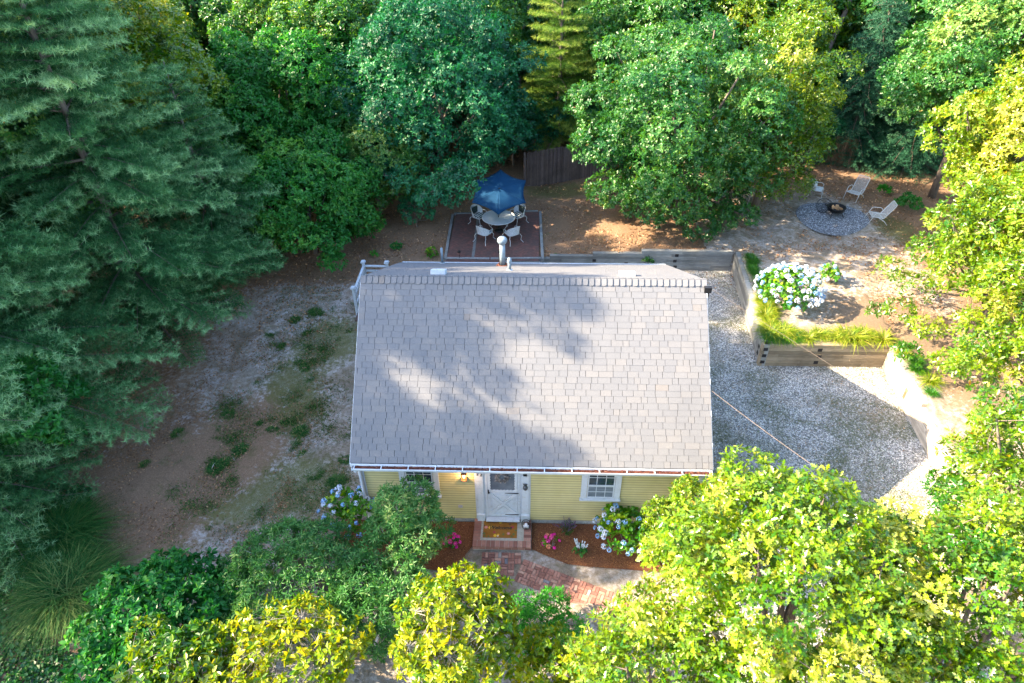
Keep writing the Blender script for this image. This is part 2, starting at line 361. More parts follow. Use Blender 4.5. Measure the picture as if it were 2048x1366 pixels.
# ------------------------------------------------------------------ house
H = empty('cottage', (0, 0, 0), 0, 'small yellow clapboard cottage with a grey shingle roof and white trim', 'house')
t = NT('yellow_clapboard'); co = t.coord(); f = t.noise(2.2, 6, .6, co)
c_ = t.ramp(f, [(.3, (.46, .4, .17)), (.7, (.54, .48, .23))])
c_ = t.mix(t.ramp(t.noise(5, 8, .75, t.coord('Object', (1, 1, 4))), [(.5, 0.), (.75, .35)]), c_, (.42, .37, .18))
c_ = t.mix(t.math('MULTIPLY', t.ramp(t.attr(), [(0, .0), (1, .5)]), .3), c_, (.6, .55, .35))
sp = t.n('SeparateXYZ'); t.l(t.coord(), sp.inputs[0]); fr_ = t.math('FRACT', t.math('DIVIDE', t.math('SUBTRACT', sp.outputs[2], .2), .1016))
c_ = t.mix(t.ramp(fr_, [(.0, .75), (.17, .6), (.24, 0.)]), c_, (.2, .17, .075))  # dark band on each lower edge paints in the lap shadow along with grime
c_ = t.mix(t.ramp(t.noise(1.2, 5, .7, t.coord('Object', (1, 1, .25))), [(.55, 0.), (.8, .4)]), c_, (.33, .3, .17))
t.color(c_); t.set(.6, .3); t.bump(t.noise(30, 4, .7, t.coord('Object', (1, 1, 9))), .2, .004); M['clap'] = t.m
EX = .1016
def roofz(y):
    return 2.913+(y+.35)*.9090 if y < 3.548 else 6.458-(y-3.548)*.5035
def siding(m, A, B, zt, nrm, rr):
    """clapboards from A to B; zt(u)->top height"""
    A = Vector(A); B = Vector(B); X = (B-A); L = X.length; X = X/L; N_ = Vector(nrm); z = .2
    k = 0
    while z < 6.3:
        # clip the course to the gable outline
        us = [u for u in np.linspace(0, L, 141) if zt(u) > z+EX*.5]
        if not us: break
        u0, u1 = us[0], us[-1]; a = rr.random(); jb = rr.uniform(0, .0025)
        p = lambda u, n, zz: A+X*u+N_*n+Vector((0, 0, zz-A.z))
        vs = [p(u0, .003, z+EX), p(u1, .003, z+EX), p(u1, .021+jb, z), p(u0, .021+jb, z), p(u0, 0, z), p(u1, 0, z)]
        m.add(vs, [(3, 2, 1, 0), (4, 5, 2, 3)], a); z += EX; k += 1
rr = random.Random(3)
XW = 4.82; YB = 8.4
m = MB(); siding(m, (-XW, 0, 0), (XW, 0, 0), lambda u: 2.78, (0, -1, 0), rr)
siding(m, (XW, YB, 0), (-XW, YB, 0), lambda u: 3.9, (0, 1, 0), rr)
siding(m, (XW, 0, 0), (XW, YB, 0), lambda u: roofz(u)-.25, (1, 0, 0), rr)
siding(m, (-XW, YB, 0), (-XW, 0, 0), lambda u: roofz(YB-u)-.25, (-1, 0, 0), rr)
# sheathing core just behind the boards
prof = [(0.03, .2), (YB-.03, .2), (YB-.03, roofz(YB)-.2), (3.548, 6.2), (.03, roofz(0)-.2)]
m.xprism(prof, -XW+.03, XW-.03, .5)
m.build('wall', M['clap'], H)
m = MB(); m.box(-XW+.01, XW-.01, .012, YB-.01, -.4, .198); m.build('foundation', M['concrete'], H)
# roof deck, rakes, shingles
E0 = Vector((0, -.35, 2.913)); R0 = Vector((0, 3.548, 6.458)); B0 = Vector((0, 8.755, 3.836)); HW = 4.94
df = (R0-E0); Lf = df.length; df.normalize(); nf_ = Vector((0, -df.z, df.y))
db = (R0-B0); Lb = db.length; db.normalize(); nb_ = Vector((0, -db.z, db.y))
if nb_.z < 0: nb_ = -nb_
m = MB(); dn = Vector((0, 0, -.16))
m.xprism([(E0.y, E0.z-.02), (R0.y, R0.z-.02), (B0.y, B0.z-.02), (B0.y, B0.z-.16), (R0.y, R0.z-.19), (E0.y, E0.z-.16)], -HW+.03, HW-.03)
roof = m.build('roof', paint('roof_deck', (.05, .05, .055), .9), H)
def shingle_mat(name, lo, mid, hi):
    t = NT(name); co = t.coord(); a = t.attr()
    c = t.ramp(a, [(0, lo), (.5, mid), (.92, hi), (1, (hi[0]*.95, hi[1]*.82, hi[2]*.7))])
    c = t.mix(t.ramp(t.noise(55, 4, .7, co), [(.35, .35), (.6, 0.)]), c, (.08, .08, .09))
    c = t.mix(t.ramp(t.noise(.8, 6, .65, t.coord('Object', (1, .45, .45)), .4), [(.45, 0.), (.75, .35)]), c, (.095, .1, .11))
    c = t.mix(t.ramp(t.noise(130, 2, .6, co), [(.55, 0.), (.75, .5)]), c, tuple(min(1, x*1.5) for x in hi))
    t.color(c); t.set(.9, .2); t.bump(t.noise(160, 3, .7, co), .5, .004); return t.m
M['shingle'] = shingle_mat('roof_shingle', (.128, .133, .144), (.14, .144, .153), (.158, .156, .157))
def shingles(m, O, up, nrm, L, nc, rr, th=.006):
    ex = L/nc
    for i in range(nc):
        x = -HW+rr.uniform(-.15, 0)
        while x < HW:
            w = rr.choice([.17, .24, .3, .33, .36, .4]); x0 = max(x, -HW); x1 = min(x+w, HW); x += w
            if x1-x0 < .03: continue
            s0 = i*ex+rr.choice([0, 0, 0, .006, -.006]); s1 = min((i+1)*ex+.02, L+.01); g = .0055; tt = th+rr.uniform(0, .004)
            o = O+up*s0+Vector((x0+g, 0, 0)); a = rr.betavariate(2.5, 2.5)
            sl_ = rr.uniform(-.004, .004)
            vs = [o+nrm*tt, o+Vector((x1-x0-2*g, 0, 0))+nrm*tt, O+up*s1+Vector((x1-g+sl_, 0, 0))+nrm*.001, O+up*s1+Vector((x0+g+sl_, 0, 0))+nrm*.001, o-nrm*.01, o+Vector((x1-x0-2*g, 0, 0))-nrm*.01,
                  O+up*s1+Vector((x1-g+sl_, 0, 0))-nrm*.01, O+up*s1+Vector((x0+g+sl_, 0, 0))-nrm*.01]
            m.add(vs, [(0, 1, 2, 3), (4, 5, 1, 0), (5, 6, 2, 1), (7, 4, 0, 3)], a)
m = MB(); shingles(m, E0, df, nf_, Lf-.02, 30, rr); m.build('front_shingles', M['shingle'], roof)
m = MB()
nbm = MB(); shingles(nbm, B0, db, nb_, Lb-.02, 33, rr); nbm.build('back_shingles', M['shingle'], roof)
m = MB(); n = 56; w = 2*HW/n
for i in range(n):
    x0 = -HW+i*w; a = rr.betavariate(2, 2); lift = .03+.0*i
    for sgn, dd, nn in ((1, -df, nf_), (-1, -db, nb_)):
        Lc = .2+rr.uniform(-.008, .008); ww = w*.94; r_ = .035
        pr = [(x0, 0), (x0+ww, 0), (x0+ww, Lc-r_), (x0+ww-r_*.4, Lc-r_*.35), (x0+ww-r_, Lc), (x0+r_, Lc), (x0+r_*.4, Lc-r_*.35), (x0, Lc-r_)]
        top = [R0+Vector((px_, 0, 0))+dd*q+nn*(.038 if px_ > x0+ww*.5 else .016)+(Vector((0, 0, .006)) if q == 0 else Vector((0, 0, 0))) for px_, q in pr]
        bot = [R0+Vector((px_, 0, 0))+dd*q+nn*.002 for px_, q in pr]
        k = len(pr); m.add(top+bot, [tuple(range(k)) if sgn > 0 else tuple(reversed(range(k)))]+[(j, (j+1) % k, k+(j+1) % k, k+j) for j in range(k)], a)
m.build('ridge_cap', M['shingle'], roof)
# rake boards, fascia, soffit
for sx in (-1, 1):
    for (P, Q) in ((E0, R0), (B0, R0)):
        D = Q-P; x0, x1 = sorted((sx*(HW-.028), sx*(HW+.004))); m = MB(); m.obox((x0, P.y, P.z-.155), (x1-x0, 0, 0), D, (0, 0, .15)); m.build('rake_board', M['trim'], roof)
        x0, x1 = sorted((sx*XW, sx*(HW-.03))); m = MB(); m.obox((x0, P.y, P.z-.2), (x1-x0, 0, 0), D, (0, 0, .035)); m.build('rake_soffit', M['trim'], roof)
m = MB(); m.box(-HW+.03, HW-.03, -.372, -.345, 2.73, 2.885); m.build('fascia', M['trim'], H)
m = MB(); m.box(-HW+.03, HW-.03, -.344, -.02, 2.715, 2.735); m.build('soffit', M['trim'], H)
m = MB(); m.box(-HW+.03, HW-.03, 8.75, 8.775, 3.66, 3.82); m.build('fascia', M['trim'], H)
def gutter(y0, y1, zt, xa, xb, hang):
    g = MB(); s_ = 1 if y1 > y0 else -1
    yo, yi = y1, y0; th = .008; d = .105
    pr = [(yi, zt), (yi, zt-d), (yo-s_*.03, zt-d), (yo-s_*.012, zt-.045), (yo, zt-.028), (yo, zt+.004), (yo-s_*.018, zt+.004), (yo-s_*.018, zt-.018), (yo-s_*.03, zt-.045), (yo-s_*.045, zt-d+th), (yi+s_*th, zt-d+th), (yi+s_*th, zt)]
    g.xprism(pr, xa, xb); g.box(xa-.006, xa, min(yo, yi), max(yo, yi), zt-d, zt+.004); g.box(xb, xb+.006, min(yo, yi), max(yo, yi), zt-d, zt+.004)
    o = g.build('gutter', M['trim'], H)
    if hang:
        for i in range(14):
            x = xa+.06+i*(xb-xa-.12)/13; b = MB(); b.box(x-.012, x+.012, min(yo, yi)+.002, max(yo, yi)-.002, zt-.012, zt+.0065); b.build('gutter_hanger', M['trim'], o)
    return o
go = gutter(-.374, -.535, 2.862, -4.86, 4.9, True)
gutter(8.777, 8.9, 3.79, -4.86, 4.9, False)
# debris in the front gutter
V = []; m = MB(); r_ = random.Random(9)
m.box(-4.84, 4.88, -.488, -.384, 2.775, 2.825, .5)
for i in range(1500):
    x = r_.uniform(-4.83, 4.87); y = r_.uniform(-.488, -.39); a = r_.uniform(0, 3.14); l = r_.uniform(.02, .06); w = r_.uniform(.004, .018); z = 2.83+r_.uniform(0, .02)
    c, s_ = math.cos(a)*l, math.sin(a)*l*.4; m.add([(x-c, y-s_, z), (x+w, y-w, z+r_.uniform(-.01, .01)), (x+c, y+s_, z+.004), (x-w, y+w, z)], [(0, 1, 2, 3)], r_.random())
m.build('gutter_leaves', leafmat('gutter_leaf', (.03, .008, .006), (.1, .03, .018), (.2, .1, .07), .8, .05), go)
# corner boards, downspout
m = MB()
for x in (-XW, XW):
    s_ = 1 if x > 0 else -1; m = MB(); m.prism([(x-s_*.1, -.032), (x+s_*.03, -.032), (x+s_*.03, .1), (x, .1), (x, 0), (x-s_*.1, 0)][::s_], .2, 2.73)
    m.build('corner_board', M['trim'], H)
m = MB(); m.tube([(-4.79, -.43, 2.76), (-4.8, -.42, 2.66), (-4.81, -.13, 2.45), (-4.81, -.09, 2.3), (-4.81, -.09, .3), (-4.81, -.25, .1)], .05, 10)
m.build('downspout', M['trim'], H, smooth=True)
# windows
t = NT('window_glass'); t.b.inputs['Base Color'].default_value = (.015, .035, .05, 1); t.set(.04, .9); M['glass'] = t.m
t = NT('window_screen'); t.color(t.ramp(t.noise(3, 4, .6, t.coord('Object', (1, 1, 6))), [(.35, (.09, .12, .15)), (.65, (.17, .21, .25))])); t.set(.35, .4); M['screen'] = t.m
def window(x0, x1, z0, z1, zm, curtain):
    """x0..x1 outer edges of the casing on the front wall"""
    cw = .165; f = MB()
    f.box(x0, x0+cw, -.042, .02, z0, z1); f.box(x1-cw, x1, -.042, .02, z0, z1); f.box(x0+cw, x1-cw, -.045, 0, z1-cw+.03, z1)
    w = f.sh(-.02).build('window', M['trim'], H, bevel=.003)
    s_ = MB(); s_.box(x0-.03, x1+.03, -.085, .02, z0-.062, z0-.001); s_.sh(-.02).build('sill', M['trim'], w, bevel=.004)
    gx0, gx1, gz0, gz1 = x0+cw+.012, x1-cw-.012, z0+.02, z1-cw
    p = MB(); p.box(gx0, gx1, -.012, -.006, gz0, gz1); p.sh(-.022).build('pane', M['glass'], w)
    if curtain:
        c = MB(); c.box(gx0+.03, gx1-.03, -.0175, -.0125, gz0+.04, zm-.01); c.sh(-.022).build('screen', M['screen'], w)
    mu = MB(); b = .034
    mu.box(gx0, gx0+b, -.032, -.014, gz0, gz1); mu.box(gx1-b, gx1, -.032, -.014, gz0, gz1)
    mu.box(gx0+b, gx1-b, -.032, -.014, gz0, gz0+.05); mu.box(gx0+b, gx1-b, -.036, -.014, zm-.03, zm+.03); mu.box(gx0+b, gx1-b, -.032, -.014, gz1-b, gz1)
    for k in (1, 2):
        x = gx0+(gx1-gx0)*k/3; mu.box(x-.009, x+.009, -.026, -.0185, gz0+.05, zm-.03); mu.box(x-.009, x+.009, -.026, -.0145, zm+.03, gz1-b)
    for (a, b_) in ((gz0+.05, zm-.03), (zm+.03, gz1-b)):
        zc = (a+b_)/2; mu.box(gx0+b, gx1-b, -.0275, -.0195, zc-.009, zc+.009)
    mu.sh(-.022).build('sash', M['trim'], w)
    return w
window(1.466, 2.586, 1.25, 2.66, 1.80, True)
window(-3.72, -2.596, 1.25, 2.66, 1.80, True)
# entrance: pilasters, frame, storm door
for a, b in ((-1.58, -1.285), (-.285, .023)):
    m = MB(); m.box(a, b, -.03, 0, .2, 2.66); m.box(a+.055, b-.05, -.07, -.03, .2, 2.66); m.box(a+.035, b-.03, -.11, -.071, .2, .46); m.box(a+.028, b-.022, -.122, -.072, .46, .5)
    m.build('pilaster', M['trim'], H, bevel=.004)
m = MB(); m.box(-1.6, .045, -.07, 0, 2.662, 2.72); m.build('door_header', M['trim'], H)
m = MB(); m.box(-1.283, -1.222, -.05, 0, .345, 2.66); m.box(-.345, -.287, -.05, 0, .345, 2.66); m.box(-1.221, -.346, -.05, 0, 2.46, 2.66); m.build('door_frame', M['trim'], H, bevel=.003)
m = MB(); m.box(-1.283, -.287, -.2, -.04, .29, .343); m.build('threshold', M['trim'], H)
dx0, dx1 = -1.22, -.347
m = MB(); m.box(dx0, dx1, -.022, .01, .36, 2.45)
door = m.sh(-.012).build('storm_door', M['trim'], H)
# scalloped frame round the glass
gx0, gx1, gz0, gz1 = -1.14, -.425, 1.53, 2.42
m = MB(); m.box(gx0-.02, gx1+.02, -.0245, -.0225, gz0-.02, gz1)
m.sh(-.012).build('pane', (lambda t: (t.color(t.ramp(t.noise(2.5, 3, .5, t.coord()), [(.3, (.07, .09, .12)), (.7, (.15, .18, .21))])), t.set(.12, .7), t.m)[2])(NT('storm_glass')), door)
def scallop(p0, p1, nrm, n, d):
    pts = []
    for i in range(n):
        for k in range(6):
            u = (i+k/6)/n; h = abs(math.sin(math.pi*(k/6)))*d
            pts.append((p0[0]+(p1[0]-p0[0])*u+nrm[0]*(-h), p0[1]+(p1[1]-p0[1])*u+nrm[1]*(-h)))
    pts.append(p1); return pts
m = MB()
sc = scallop((gx0+.02, gz1), (gx0+.02, gz0+.02), (1, 0), 8, .018); m.yprism([(dx0+.01, gz1)]+[(x, z) for x, z in sc][0:]+[(dx0+.01, gz0+.02)], -.044, -.025)
sc = scallop((gx1-.02, gz0+.02), (gx1-.02, gz1), (-1, 0), 8, .018); m.yprism([(dx1-.01, gz0+.02)]+sc+[(dx1-.01, gz1)], -.044, -.025)
sc = scallop((gx0+.02, gz0+.02), (gx1-.02, gz0+.02), (0, 1), 7, .018); m.yprism([(dx0+.01, gz0+.019)]+sc+[(dx1-.01, gz0+.019), (dx1-.01, 1.43), (dx0+.01, 1.43)], -.044, -.025)
m.box(dx0+.01, dx1-.01, -.044, -.025, gz1+.001, 2.44)
m.sh(-.012).build('glass_surround', M['trim'], door)
# crossbuck lower panel
m = MB(); px0, px1, pz0, pz1 = dx0+.08, dx1-.06, .5, 1.38
m.box(dx0+.01, px0, -.046, -.0225, .37, 1.425); m.box(px1, dx1-.01, -.046, -.0225, .37, 1.425); m.box(px0, px1, -.046, -.0225, pz1, 1.425); m.box(px0, px1, -.046, -.0225, .37, pz0)
for s_ in (1, -1):
    a = Vector((px0, 0, pz0)) if s_ > 0 else Vector((px0, 0, pz1)); b = Vector((px1, 0, pz1)) if s_ > 0 else Vector((px1, 0, pz0)); d = (b-a).normalized(); nrm = Vector((-d.z, 0, d.x))*.045
    y = -.0525-(.003 if s_ > 0 else 0)
    m.add([(p.x, yy, p.z) for yy in (y, -.0225) for p in (a+nrm, a-nrm, b-nrm, b+nrm)], [(0, 1, 2, 3), (4, 7, 6, 5), (0, 4, 5, 1), (1, 5, 6, 2), (2, 6, 7, 3), (3, 7, 4, 0)])
cx, cz = (px0+px1)/2, (pz0+pz1)/2
for sx, sz in ((0, 1), (0, -1), (1, 0), (-1, 0)):
    w_, h_ = (px1-px0)/2, (pz1-pz0)/2
    if sx == 0: tri = [(cx-w_*.62, cz+sz*h_*.86), (cx+w_*.62, cz+sz*h_*.86), (cx, cz+sz*h_*.28)]
    else: tri = [(cx+sx*w_*.86, cz-h_*.6), (cx+sx*w_*.86, cz+h_*.6), (cx+sx*w_*.28, cz)]
    if sx == 0 and sz == 1 or sx == -1: tri = tri[::-1]
    m.yprism(tri, -.036, -.0225)
m.sh(-.012).build('crossbuck_panel', M['trim'], door)
m = MB(); m.box(dx0+.012, dx0+.045, -.075, -.05, 1.40, 1.56); m.box(dx0+.015, dx0+.075, -.09, -.076, 1.44, 1.47); m.build('door_handle', M['dark_metal'], door)
for z in (.47, 1.43):
    m = MB(); m.tube([(-.32, -.07, z), (-.46, -.07, z), (-.72, -.065, z)], [.014, .014, .007], 8); m.build('door_closer', M['dark_metal'], door)
# house number
def digit2(ox, oz, s_, m):
    pts = [(0, .78), (.08, .93), (.3, 1.0), (.52, .92), (.58, .74), (.5, .55), (.3, .36), (.08, .16), (0, .06), (.18, .1), (.4, .02), (.62, .1)]
    m.tube([(ox+x*s_, -.0755, oz+z*s_) for x, z in pts], [.004, .008, .012, .013, .013, .012, .010, .007, .007, .010, .012, .004], 6)
m = MB(); digit2(-1.515, 2.185, .095, m); digit2(-1.415, 2.150, .095, m); m.build('house_number', M['dark_metal'], H)
m = MB(); m.box(-.19, -.085, -.1, -.071, 2.2, 2.32); m.build('doorbell_box', M['dark_metal'], H)
m = MB(); m.box(-.21, -.065, -.09, -.071, 2.14, 2.195); m.build('doorbell_plate', M['trim'], H)
m = MB()
m.ball((-.13, -.1, 1.72), .072, 12, 8, sz=1.25)
for k in range(5):
    a = (k-2)*.5; m.tube([(-.13, -.1, 1.80), (-.13+math.sin(a)*.05, -.1, 1.86), (-.13+math.sin(a)*.09, -.1, 1.86+math.cos(a)*.05)], [.014, .012, .002], 6)
m.build('pineapple_plaque', paint('old_pewter', (.07, .08, .09), .5, .3, 20, metal=.5), H, smooth=True)
# lit lantern
m = MB(); x, z = -1.86, 2.16
m.box(x-.05, x+.05, -.04, -.012, z-.02, z+.2); m.box(x-.08, x+.08, -.2, -.03, z+.14, z+.16); m.prism([(x-.06, -.18), (x+.06, -.18), (x+.06, -.06), (x-.06, -.06)], z+.16, z+.2); m.box(x-.075, x+.075, -.195, -.045, z-.1, z-.085)
for sx in (-.072, .062):
    for yy in (-.193, -.057): m.box(x+sx, x+sx+.01, yy, yy+.01, z-.085, z+.14)
m.box(x-.062, x+.062, -.19, -.186, z+.02, z+.027)
lant = m.build('lantern', paint('copper_brown', (.09, .035, .015), .5, .3, 9, metal=.4), H)
tt = NT('bulb_glow'); e = tt.n('Emission'); e.inputs[0].default_value = (1, .42, .14, 1); e.inputs[1].default_value = 5; tt.l(e.outputs[0], tt.out.inputs[0])
m = MB(); m.ball((x, -.12, z), .03, 10, 8, sz=1.6); m.build('bulb', tt.m, lant, smooth=True)
pl = bpy.data.lights.new('lantern_light', 'POINT'); pl.energy = 5; pl.color = (1, .6, .3); pl.shadow_soft_size = .03
po = bpy.data.objects.new('lantern_light', pl); COL.objects.link(po); po.location = (x, -.24, z+.02); po.parent = H
m = MB(); m.box(-2.1, -1.98, -.05, -.016, .72, .8); m.build('outlet_cover', paint('grey_plastic', (.35, .36, .4), .5), H)
# roof vents and pipes
for (x, nm) in ((-2.83, 0), (2.83, 1)):
    s0 = (Vector((0, 4.35, 0)).y-R0.y); b = R0-db*(.86); m = MB()
    o = Vector((x-.22, 0, 0))+Vector((0, b.y, b.z))
    m.obox(o-db*.4, (.44, 0, 0), db*.4, nb_*.15); m.build('roof_vent', M['trim'] if nm == 0 else paint('cream_vent', (.8, .76, .68), .5), roof, bevel=.008)
def onback(y): return 6.458-(y-3.548)*.5035
m = MB(); m.tube([(-3.306, 8.48, onback(8.48)-.05), (-3.306, 8.48, 4.62)], .045, 12); m.lathe((-3.306, 8.48, onback(8.48)-.01), [(.12, -.04), (.09, .05), (.05, .07)], 14); m.build('vent_pipe', M['galv'], roof, smooth=True)
m = MB(); m.tube([(-.747, 5.93, onback(5.93)-.05), (-.747, 5.93, 5.66)], .055, 12); m.lathe((-.747, 5.93, 5.58), [(.075, 0), (.08, .04), (.05, .14), (.01, .15)], 14); pipe = m.build('vent_pipe', M['galv'], roof, smooth=True)
m = MB(); m.lathe((-.747, 5.93, onback(5.93)-.03), [(.12, -.05), (.11, .04), (.06, .09)], 14); m.build('pipe_boot', M['trim'], pipe, smooth=True)
m = MB(); m.tube([(-1.052, 7.6, onback(7.6)-.1), (-1.052, 7.6, 5.35)], .1, 18)
ch = m.build('flue', M['galv'], roof, smooth=True)
m = MB(); m.lathe((-1.052, 7.6, 5.3), [(.105, 0), (.15, .06), (.17, .1), (.17, .18), (.13, .24), (.05, .27), (.01, .275)], 20); m.build('flue_cap', M['galv'], ch, smooth=True)
m = MB(); m.lathe((-1.052, 7.6, onback(7.6)-.08), [(.26, -.02), (.24, .08), (.17, .16), (.13, .17)], 20); m.build('flue_collar', M['rust'], ch, smooth=True)
# ------------------------------------------------------------------ overhead cables from the right gable
def wire(label, a, b, sag, r, mat):
    a, b = Vector(a), Vector(b); m = MB()
    m.tube([tuple((a.lerp(b, i/24)-a)-Vector((0, 0, 4*sag*(i/24)*(1-i/24)))) for i in range(25)], r, 6)
    o = m.build('overhead_cable', mat, None, tuple(a)); tag(o, label, 'cable'); return o
M['cable'] = paint('cable_sheath', (.13, .1, .075), .5, .1, 3); M['cable2'] = paint('pale_cable', (.2, .15, .12), .5, .1, 3)
def on_ray(px, py, z):
    d = CR*(px-1024)/FPX-CU*(py-683)/FPX+CF; t_ = (z-CP[2])/d[2]; return CP+d*t_
def on_rayx(px, py, x):
    d = CR*(px-1024)/FPX-CU*(py-683)/FPX+CF; t_ = (x-CP[0])/d[0]; return CP+d*t_
wa = on_rayx(1421, 577, 5.02); wb = on_ray(1850, 846, 5.0); wb = wa+(wb-wa)*1.45
wire('upper tan cable running from the right gable of the cottage over the hydrangea bed', wa, wb, .03, .005, M['cable'])
wa2 = on_rayx(1424, 782, 4.9); wb2 = on_ray(1572, 891, 5.4); wb2 = wa2+(wb2-wa2)*1.3
wire('lower thin cable leaving the cottage side above the gravel driveway', wa2, wb2, .03, .0045, M['cable2'])
m = MB(); m.box(4.85, 5.05, wa[1]-.06, wa[1]+.06, wa[2]-.12, wa[2]+.05); m.tube([(4.98, wa[1], wa[2]-.1), (4.98, wa[1]+.02, wa[2]-2.2)], .035, 8); m.build('cable_bracket', M['dark_metal'], H)
# ------------------------------------------------------------------ foliage tools
def tpl_oak(w=.62, fold=.10):
    h = [(0, .03), (.16, .05), (.26, .30), (.38, .10), (.55, .42), (.66, .12), (.82, .26), (.86, .08), (1, .0)]
    up = [(x, y*w, abs(y)*fold) for x, y in h]; dn = [(x, -y*w, abs(y)*fold) for x, y in h[1:-1]][::-1]
    return np.array(up+dn), [tuple(range(len(up)+len(dn)))]
def tpl_oak2():
    h = [(0, 0), (.3, .22), (.42, .07), (.62, .27), (.72, .08), (1, 0)]
    up = [(x, y, abs(y)*.2) for x, y in h]; dn = [(x, -y, abs(y)*.2) for x, y in h[1:-1]][::-1]
    return np.array(up+dn), [tuple(range(len(up)+len(dn)))]
def tpl_leaf(w=.28, fold=.3):
    V = np.array([(0, 0, 0), (.3, w*.85, w*fold), (.68, w*.8, w*fold*.8), (1, 0, -.05), (.68, -w*.8, w*fold*.8), (.3, -w*.85, w*fold)])
    return V, [(0, 3, 2, 1), (0, 5, 4, 3)]
def tpl_needle(w=.045):
    return np.array([(0, -w, 0), (0, w, 0), (1, 0, 0)]), [(0, 1, 2)]
def tpl_kite(w=.3): return np.array([(0, 0, 0), (.45, w, .05), (1, 0, 0), (.45, -w, .05)]), [(0, 3, 2, 1)]
T_OAK, T_OAK2, T_LEAF, T_NARROW, T_NEEDLE, T_WIDE = tpl_oak(), tpl_oak2(), tpl_leaf(), tpl_leaf(.13, .3), tpl_needle(), tpl_leaf(.42, .2)
def nrm(a): return a/np.maximum(np.linalg.norm(a, axis=-1, keepdims=True), 1e-9)
def leaves_mesh(name, P, N_, D, size, tpl, attr):
    V, F = tpl; k = len(V); n = len(P)
    D = nrm(D-N_*np.sum(D*N_, -1, keepdims=True)); B = np.cross(N_, D); size = np.broadcast_to(size, (n,))
    out = P[:, None, :]+size[:, None, None]*(V[None, :, 0, None]*D[:, None, :]+V[None, :, 1, None]*B[:, None, :]+V[None, :, 2, None]*N_[:, None, :])
    base = (np.arange(n)*k)[:, None]; fl = np.array([i for f in F for i in f]); loops = (base+fl[None, :]).ravel(); sizes = np.tile([len(f) for f in F], n)
    return np_mesh(name, out.reshape(-1, 3), loops, sizes, np.repeat(attr, len(F)))
def rosettes(T, A, n, size, tilt, rng, droop=.15, jit=.35):
    """clusters of n leaves radiating from tips T with axes A -> P, N, D, size"""
    m = len(T); A = nrm(A); ref = rng.normal(size=(m, 3)); U = nrm(np.cross(A, ref)); Vv = np.cross(A, U)
    th = (np.arange(n)[None, :]*2*np.pi/n+rng.uniform(0, 6.28, (m, 1))+rng.normal(0, .25, (m, n)))[..., None]
    Rd = np.cos(th)*U[:, None]+np.sin(th)*Vv[:, None]; tl = (tilt+rng.normal(0, .28, (m, n)))[..., None]
    D = Rd*np.cos(tl)+A[:, None]*np.sin(tl); D[..., 2] -= droop; Nn = A[:, None]*np.cos(tl)-Rd*np.sin(tl)+rng.normal(0, jit, (m, n, 3))
    P = T[:, None]+Rd*size*.06+A[:, None]*rng.uniform(-.25, .1, (m, n, 1))*size
    sz = size*rng.uniform(.65, 1.15, (m, n))
    return P.reshape(-1, 3), nrm(Nn.reshape(-1, 3)), nrm(D.reshape(-1, 3)), sz.ravel()
def lobes_of(R, Rz, C, rng, n, lo=-.45, fr=(.24, .4), inner=.7):
    L = []
    for i in range(n):
        z = lo+(1-lo)*(i+.5)/n; a = i*2.399963+rng.uniform(-.5, .5); q = math.sqrt(max(0, 1-z*z)); k = inner*rng.uniform(.66, 1.26)
        L.append((np.array([C[0]+R*k*q*math.cos(a), C[1]+R*k*q*math.sin(a), C[2]+Rz*k*z]), R*rng.uniform(*fr)))
    return L
def crown_mesh(name, L, dens, tpl, size, n, rng, flat=.75, tilt=.25, lo=-.4, upb=.55, thin=0.0, shell=(.7, 1.06)):
    Ts, As, at = [], [], []
    Cs = np.array([c for c, r in L]); Rs = np.array([r for c, r in L])
    for i, (c, r) in enumerate(L):
        m = int(dens*4*math.pi*r*r*.8); d = nrm(rng.normal(size=(m, 3))); d = d[d[:, 2] > lo]
        # uneven surface and gaps
        ph = rng.uniform(0, 6.28, 3); w = np.sin(d[:, 0]*5+ph[0])+np.sin(d[:, 1]*5.5+ph[1])+np.sin(d[:, 2]*6+ph[2])
        keep = w+rng.normal(0, .6, len(d)) > -1.25+thin; d = d[keep]; w = w[keep]
        k = rng.uniform(shell[0], shell[1], (len(d), 1))+.05*w[:, None]; p = c+d*r*k*np.array([1, 1, flat])
        q = np.linalg.norm((p[:, None]-Cs[None])/np.array([1, 1, flat]), axis=-1)/Rs[None]; q[:, i] = 9
        ok = q.min(1) > .62; p = p[ok]; d = d[ok]
        Ts.append(p); As.append(d+np.array([0, 0, upb])+rng.normal(0, .35, d.shape)); at.append(np.full(len(p), rng.normal(.42, .17))+rng.normal(0, .12, len(p)))
    T = np.concatenate(Ts); A = np.concatenate(As); at = np.concatenate(at)
    P, N_, D, sz = rosettes(T, A, n, size, tilt, rng)
    a = np.clip(np.repeat(at, n)+rng.normal(0, .17, len(P)), 0, 1)
    return leaves_mesh(name, P, N_, D, sz, tpl, a), T
